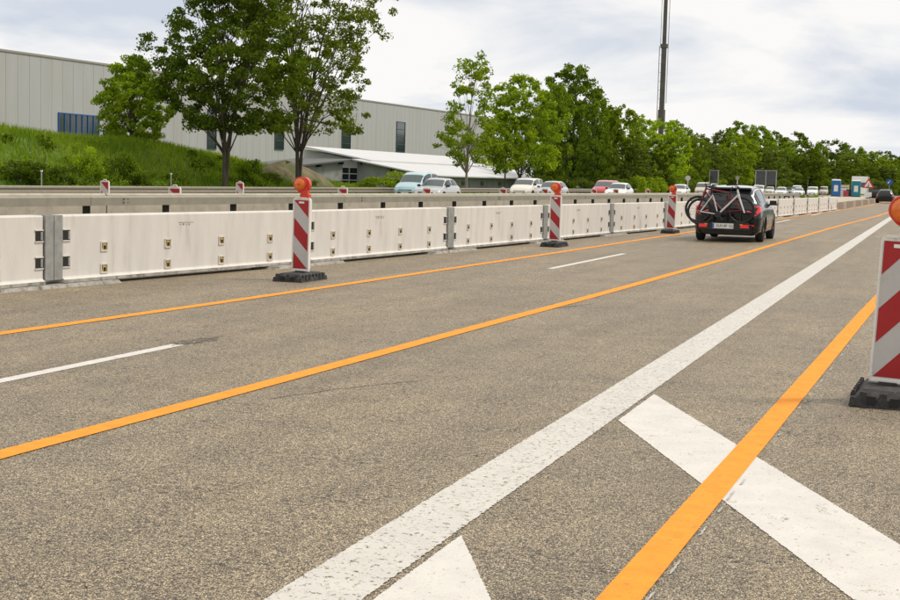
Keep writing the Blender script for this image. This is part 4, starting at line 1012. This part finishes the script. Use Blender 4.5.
# carrier
rack = thing('bicycle_rack', 'towbar bicycle carrier with red lamps and number plate behind the black hatchback', 'bike rack', (CX, CY - .02, 0))
rk = MB()
rk.tube([(0, .05, .42), (0, -.55, .46)], .03, 8); 
for yy in (-.20, -.44): rk.box((-.1, yy, .50), (1.36, .09, .035))
rk.tube([(0, -.12, .48), (0, -.12, 1.22), (-.18, -.30, 1.20)], .02, 8); rk.tube([(0, -.12, 1.10), (.25, -.42, 1.12)], .014, 6)
rk.tube([(-.35, -.12, .5), (-.35, -.12, .95), (.35, -.12, .95), (.35, -.12, .5)], .016, 8)
rk.build('frame', M['dark_steel'], rack)
MB().box((0, -.56, .42), (1.30, .04, .17)).build('lamp_bar', M['black_trim'], rack)
for sx in (-1, 1):
    l_ = MB().box((sx * .53, -.588, .43), (.21, .03, .085)).build('tail_lamp', M['taillight'], rack); MB().box((sx * .45, -.606, .47), (.07, .01, .035)).build('indicator', M['amber'], l_)
pl = MB().box((-.02, -.588, .43), (.54, .02, .13)).build('number_plate', M['plate'], rack)
MB().box((-.266, -.600, .43), (.045, .006, .115)).build('euro_band', M['plate_blue'], pl)
def text(body, size, loc, rot, m, parent, name='lettering', ext=.002, sx=1.0):
    c = bpy.data.curves.new(name, 'FONT'); c.body = body; c.size = size; c.extrude = ext; c.align_x = 'CENTER'; c.align_y = 'CENTER'
    o = bpy.data.objects.new(name, c); COL.objects.link(o); bpy.context.view_layer.update()
    dg = bpy.context.evaluated_depsgraph_get(); me = bpy.data.meshes.new_from_object(o.evaluated_get(dg)); bpy.data.objects.remove(o); me.materials.clear(); me.materials.append(m)
    q = link(name, me, parent, loc); q.rotation_euler = rot; q.scale = (sx, 1, 1); return q
text('GUN BP 152', .105, (.02, -.601, .43), (PI / 2, 0, 0), M['ink'], pl, sx=.78)
def bike(label, x, y, z, fm, dirn, front=True, rz=0.0, group=None):
    """runs along x; dirn=+1 front wheel towards +x"""
    t = thing('bicycle', label, 'bicycle', (x, y, z), rz)
    r = .34; A = Vector((-.55 * dirn, 0, r)); Fh = Vector((.57 * dirn, 0, r)); BB = Vector((-.10 * dirn, 0, r - .06)); ST_ = Vector((-.26 * dirn, 0, r + .46)); HT = Vector((.37 * dirn, 0, r + .56)); HB = Vector((.42 * dirn, 0, r + .42))
    fr_ = MB(); fr_.tube([BB, HB.lerp(HT, .3)], .024, 8); fr_.tube([HB, HT], .026, 8)
    for sy in (-1, 1):
        fr_.tube([ST_ - Vector((0, 0, .04)) + Vector((0, .02 * sy, 0)), A + Vector((0, .06 * sy, 0))], .014, 6); fr_.tube([BB + Vector((0, .03 * sy, 0)), A + Vector((0, .06 * sy, 0))], .014, 6)
    fr_.tube([BB, ST_], .017, 8)
    MB().tube([ST_ - Vector((0, 0, .02)), HT - Vector((0, 0, .03))], .019, 8).build('top_tube', M['bike_black'] if dirn == 1 else fm, t, smooth=True)
    fo = MB(); fo.tube([HT + Vector((0, 0, .04)), HB], .022, 8)
    for sy in (-1, 1): fo.tube([HB + Vector((0, .05 * sy, -.02)), Fh + Vector((0, .06 * sy, 0))], [.021, .014], 8)
    fo.box(tuple(HB + Vector((0, 0, -.02))), (.05, .14, .05))
    fr_.build('frame', fm, t, smooth=True); fo.build('fork', fm, t, smooth=True)
    s_ = MB(); s_.tube([ST_, ST_ + Vector((-.04 * dirn, 0, .15))], .015, 6); s_.build('seat_post', M['bike_black'], t)
    sp = ST_ + Vector((-.04 * dirn, 0, .17)); s_ = MB(); s_.poly([(sp.x - .13 * dirn, -.07, sp.z), (sp.x - .13 * dirn, .07, sp.z), (sp.x + .02 * dirn, .04, sp.z), (sp.x + .15 * dirn, .018, sp.z - .01), (sp.x + .15 * dirn, -.018, sp.z - .01), (sp.x + .02 * dirn, -.04, sp.z)], n=(0, 0, .035)); s_.build('saddle', M['bike_black'], t)
    h = HT + Vector((.03 * dirn, 0, .08)); hb = MB(); hb.tube([HT + Vector((0, 0, .03)), h], .018, 6); hb.tube([h + Vector((-.06 * dirn, -.30, .03)), h + Vector((0, -.1, .01)), h + Vector((0, .1, .01)), h + Vector((-.06 * dirn, .30, .03))], .013, 6)
    hb.build('handlebar', M['bike_black'], t)
    c = MB(); c.lathe([(-.05, .0), (-.05, .085), (-.045, .085), (-.045, .0)], tuple(BB), 'Y', 16); c.tube([BB + Vector((0, -.07, 0)), BB + Vector((.12 * dirn, -.07, -.12))], .010, 6); c.tube([BB + Vector((0, .07, 0)), BB + Vector((-.12 * dirn, .07, .12))], .010, 6); c.box(tuple(BB + Vector((.12 * dirn, -.11, -.12))), (.09, .08, .02)); c.build('crank', M['bike_black'], t)
    for hub in ((A, Fh) if front else (A,)):
        w_ = MB(); n = 32; pts = [hub + Vector((r * .955 * math.cos(2 * PI * k / n), 0, r * .955 * math.sin(2 * PI * k / n))) for k in range(n + 1)]; w_.tube(pts, .026, 8, cap=False)
        w_ = w_.build('wheel', M['tyre'], t, smooth=True)
        q = MB(); pts = [hub + Vector((r * .88 * math.cos(2 * PI * k / n), 0, r * .88 * math.sin(2 * PI * k / n))) for k in range(n + 1)]; q.tube(pts, .012, 6, cap=False); q.build('rim', M['bike_black'], w_)
        q = MB()
        for k in range(16):
            a = 2 * PI * k / 16; q.tube([hub + Vector((0, .03 * (-1) ** k, 0)), hub + Vector((r * .88 * math.cos(a), 0, r * .88 * math.sin(a)))], .0022, 4)
        q.cyl(tuple(hub), .025, .1, 'Y', 10); q.build('spokes', M['spoke'], w_)
    return t
bike('white mountain bike without front wheel, outermost on the rack behind the black hatchback', CX - .07, CY - .50, .44, M['bike_white'], 1, front=False, rz=math.radians(2))
bike('dark red bicycle on the rack, between the white bike and the black hatchback', CX - .16, CY - .26, .50, M['bike_red'], -1, rz=math.radians(-2))

# distant black car in the same direction
c2 = car('small distant black car with pale roof far ahead behind the amber lamp', 'hatch', M['p_black'], -4.15, 158, math.radians(-.5), tails=True)
c2.location = (G(891, 201.5)[0], 158, 0)
# oncoming traffic (faces the camera)
onc = [  # px centre, distance along road, style, paint, label
 (417, 88, 'van', 'p_ltblue', 'pale blue van with large windscreen, first of the oncoming cars from the left'),
 (437, 78, 'hatch', 'p_silver', 'silver hatchback with dark mirrors overlapping the pale blue van'),
 (527, 107, 'suv', 'p_cream', 'cream white estate car below the end of the low white roof'),
 (552, 104, 'hatch', 'p_silver', 'pale grey hatchback half behind the second beacon'),
 (606, 119, 'suv', 'p_red', 'red van with white rear roof among the oncoming cars'),
 (619, 112, 'hatch', 'p_white', 'white hatchback just right of the red van'),
 (680, 152, 'hatch', 'p_white', 'white car right of the third amber beacon lamp'),
 (703, 190, 'van', 'p_beige', 'beige pickup-like van above the bicycle saddle'),
 (729, 215, 'hatch', 'p_white', 'white car roof just behind the black hatchback roof'),
 (759, 222, 'suv', 'p_white', 'white estate car below the large grey sign'),
 (781.5, 213, 'hatch', 'p_white', 'white car directly right of the large grey sign'),
 (797, 262, 'van', 'p_white', 'white van behind a small white car'),
 (799, 234, 'sedan', 'p_white', 'small white sedan low in front of the white van'),
 (813, 240, 'suv', 'p_white', 'white off-road car with dark windscreen left of the blue cabin'),
 (824, 300, 'van', 'p_beige', 'beige distant van just left of the blue cabin'),
 (744, 236, 'hatch', 'p_silver', 'silver car between the round sign and the large grey sign'),
 (770, 260, 'hatch', 'p_cream', 'cream car behind the right post of the large grey sign'),
 (789, 290, 'sedan', 'p_silver', 'small silver sedan far behind, left of the white van'),
 (831, 330, 'hatch', 'p_white', 'tiny white car touching the left side of the blue cabin'),
 (846, 340, 'van', 'p_ltblue', 'tiny pale blue van seen between the two toilets'),
 (878, 350, 'hatch', 'p_white', 'tiny white car between warning sign and blue sign'),
 (886, 330, 'hatch', 'p_cream', 'tiny pale distant car under the blue arrow sign')]
for (px, y, sty, pm_, lb) in onc:
    x, z = atY(px, 186, y); car(lb, sty, M[pm_], x, y + 2, PI + math.radians(1.0), cat='van' if sty == 'van' else 'car')

# ------------------------------------------------------------------ works area objects
def cabin(label, px, y, m, side):
    x, _ = atY(px, 190, y); t = thing('portable_toilet', label, 'portable toilet', (x, y, .42))
    MB().box((0, 0, 1.05), (1.1, 1.1, 2.0)).build('cabin', m, t); MB().box((0, 0, .04), (1.2, 1.2, .10)).build('skid', M['dark_steel'], t)
    MB().box((0, 0, 2.13), (1.16, 1.16, .16), top=(.75, .75)).build('roof', M['sign_white'], t)
    d_ = MB().box((-.03, -.56, 1.0), (.78, .03, 1.8)).build('door', m, t); MB().box((.02, -.585, 1.05), (.5, .02, .8)).build('notice', M['sign_white'], d_); MB().box((-.36, -.59, 1.0), (.04, .03, .14)).build('handle', M['black_trim'], d_)
    MB().box((.557, 0, 1.0), (.02, .95, 1.7)).build('side_panel', side, t)
cabin('bright blue portable toilet with white notice on the works area', 836, 186, M['toilet_blue'], M['toilet_blue'])
cabin('teal portable toilet with green side right of the blue one', 856, 190, M['toilet_teal'], M['green_pl'])
# white lorry behind the cabins
x, _ = atY(859, 186, 214)
lr = thing('lorry', 'white lorry with pale canopy parked behind the teal toilet', 'lorry', (x, 214, .42))
MB().box((0, 4.2, 1.75), (2.3, 5.4, 2.3)).build('cargo_box', M['p_white'], lr); MB().box((0, .3, 1.25), (2.1, 1.7, 1.8), top=(.92, .75)).build('cab', M['p_white'], lr)
MB().box((0, -.42, 1.65), (1.8, .06, .7)).build('windscreen', M['glass_sky'], lr); MB().box((0, 3.2, .5), (1.9, 7.4, .2)).build('chassis', M['dark_steel'], lr)
for wy in (.2, 5.2):
    for sx in (-1, 1): link('wheel', CARM['hatch']['wheel'][0], lr, (sx * .95, wy, .33))
# stacked material between the cabins
for i, (px, y, m_, d_, lb) in enumerate([(842.5, 190, 'sign_white', (1.0, .8, 1.1), 'white crate right of the blue toilet'), (846, 188, 'p_red', (.6, .6, .8), 'small red crate between the two toilets'), (849, 190, 'machine', (.8, .7, 1.0), 'dark crate left of the teal toilet'), (843, 200, 'p_beige', (1.6, 1.0, 1.6), 'pale tall crate behind the blue toilet')]):
    x, _ = atY(px, 190, y); t = thing('crate', lb, 'crate', (x, y, .42)); b = MB()
    for k in range(4): b.box((0, 0, d_[2] * (.14 + .24 * k)), (d_[0], d_[1], d_[2] * .2))
    for sx in (-1, 1):
        for sy in (-1, 1): b.box((sx * d_[0] * .46, sy * d_[1] * .46, d_[2] / 2), (.07, .07, d_[2]))
    b.build('boards', M[m_], t); MB().box((0, 0, d_[2] / 2 - .02), (d_[0] * .9, d_[1] * .9, d_[2] * .92)).build('core', M['machine'], t)
# dark road roller
x, _ = atY(876, 192, 172)
rl = thing('road_roller', 'dark tandem road roller standing at the kerb beside the warning sign', 'road roller', (x, 172, .42), math.radians(8))
for k, yy in enumerate((-1.0, 1.0)): MB().cyl((0, yy, .5), .5, 1.2, 'X', 20).build('drum', M['dark_steel'], rl)
MB().box((0, 0, .85), (1.2, 2.2, .6), top=(.9, .85)).build('chassis', M['machine'], rl); MB().box((0, -.1, 1.05), (1.0, .5, .35)).build('seat', M['black_trim'], rl)
MB().tube([(-.5, .35, 1.1), (-.5, .35, 1.75), (.5, .35, 1.75), (.5, .35, 1.1)], .04, 6).build('roll_bar', M['machine'], rl)
# warning triangle: road works
x, z = atY(868.5, 183, 165)
ts = thing('warning_sign', 'red bordered triangular road works sign on a post', 'road sign', (x, 165, .42))
tz = 1.55; R3 = .72
def tri(rr, y, c=tz): return [(rr * math.sin(a), y, c + rr * math.cos(a)) for a in (0, 2 * PI / 3, 4 * PI / 3)]
MB().poly(tri(R3 * 1.05, 0), n=(0, -.02, 0)).build('sign_red', M['sign_red'], ts); MB().poly(tri(R3 * .68, -.022), n=(0, -.006, 0)).build('sign_face', M['sign_white'], ts)
sy = MB(); sy.box((.02, -.032, tz - .02), (.07, .008, .22)); sy.cyl((.04, -.032, tz + .13), .045, .008, 'Y', 10); sy.box((-.05, -.032, tz - .20), (.06, .008, .16), rz=0); sy.box((.08, -.032, tz - .20), (.05, .008, .16)); sy.box((-.12, -.032, tz - .12), (.16, .008, .03)); sy.poly([(-.26, -.029, tz - .28), (-.12, -.029, tz - .28), (-.19, -.029, tz - .18)], n=(0, -.007, 0)); sy.build('symbol', M['ink'], ts)
MB().tube([(0, .03, 0), (0, .03, 2.0)], .035, 8).build('post', M['post'], ts); MB().box((0, -.01, .45), (.8, .03, .5)).build('plate', M['sign_white'], ts); MB().box((0, .03, .05), (.5, .8, .1)).build('base', M['rubber'], ts)
# blue arrow sign
x, z = atY(889.5, 182, 225)
bs = thing('direction_sign', 'blue round arrow sign on a post at the far right', 'road sign', (x, 225, 0))
_, zc = atY(889.5, 182, 225); MB().cyl((0, 0, zc), .48, .03, 'Y', 24).build('disc', M['sign_blue'], bs); MB().tube([(0, .04, 0), (0, .04, zc)], .04, 6).build('post', M['post'], bs)
MB().poly([(.06, -.02, zc + .22), (.11, -.02, zc + .17), (-.09, -.02, zc - .10), (-.02, -.02, zc - .16), (-.26, -.02, zc - .22), (-.24, -.02, zc + .0), (-.16, -.02, zc - .06)], n=(0, -.006, 0)).build('arrow', M['sign_white'], bs)
# large sign backs over the oncoming side
def signback(label, px0, px1, ptop, pbot, y, nposts, overhang=0):
    x0, zt = atY(px0, ptop, y); x1, zb = atY(px1, pbot, y); t = thing('sign_board', label, 'road sign', ((x0 + x1) / 2, y, 0)); wd_ = x1 - x0
    nrow = 4
    for k in range(nrow):
        h_ = (zt - zb) / nrow; MB().box((0, 0, zb + h_ * (k + .5)), (wd_, .06, h_ - .04)).build('board', M['sign_back'], t)
    MB().box((0, -.08, zt + .03), (wd_ + .3, .12, .12)).build('top_beam', M['post'], t)
    for i in range(nposts):
        xx = -wd_ / 2 + wd_ * i / (nposts - 1) if nposts > 1 else 0; MB().box((xx, -.10, zt / 2), (.16, .12, zt)).build('post', M['post'], t)
signback('small dark grey sign seen from behind on two posts', 710, 718, 170.5, 183, 235, 2)
signback('large dark grey sign seen from behind on three posts', 756, 776, 170.5, 185, 250, 3)
for (px, pt_, y, lb, m_, rr) in [(737.5, 178, 225, 'small round pale sign on a post left of the large grey sign', 'post', .32), (808, 178, 300, 'thin pale post with little plate among distant cars', 'sign_white', .3), (688, 178, 190, 'small white marker post before the bushes', 'sign_white', .35)]:
    x, z = atY(px, pt_, y); t = thing('post_sign', lb, 'road sign', (x, y, 0)); MB().tube([(0, 0, 0), (0, 0, z + .2)], .07, 6).build('post', M['sign_white'], t); MB().cyl((0, -.09, z), rr, .03, 'Y', 16).build('disc', M[m_], t)
# tuft of grass at the end of the tall barrier
for i, (x, y) in enumerate([(-7.2, 96.5), (-7.9, 98)]): shrub(x, y, .40, 1.3, .8, [1, 3][i], ['light green weed tuft right behind the last tall barrier panel', 'mid green weed tuft beside the end of the guard rail'][i])
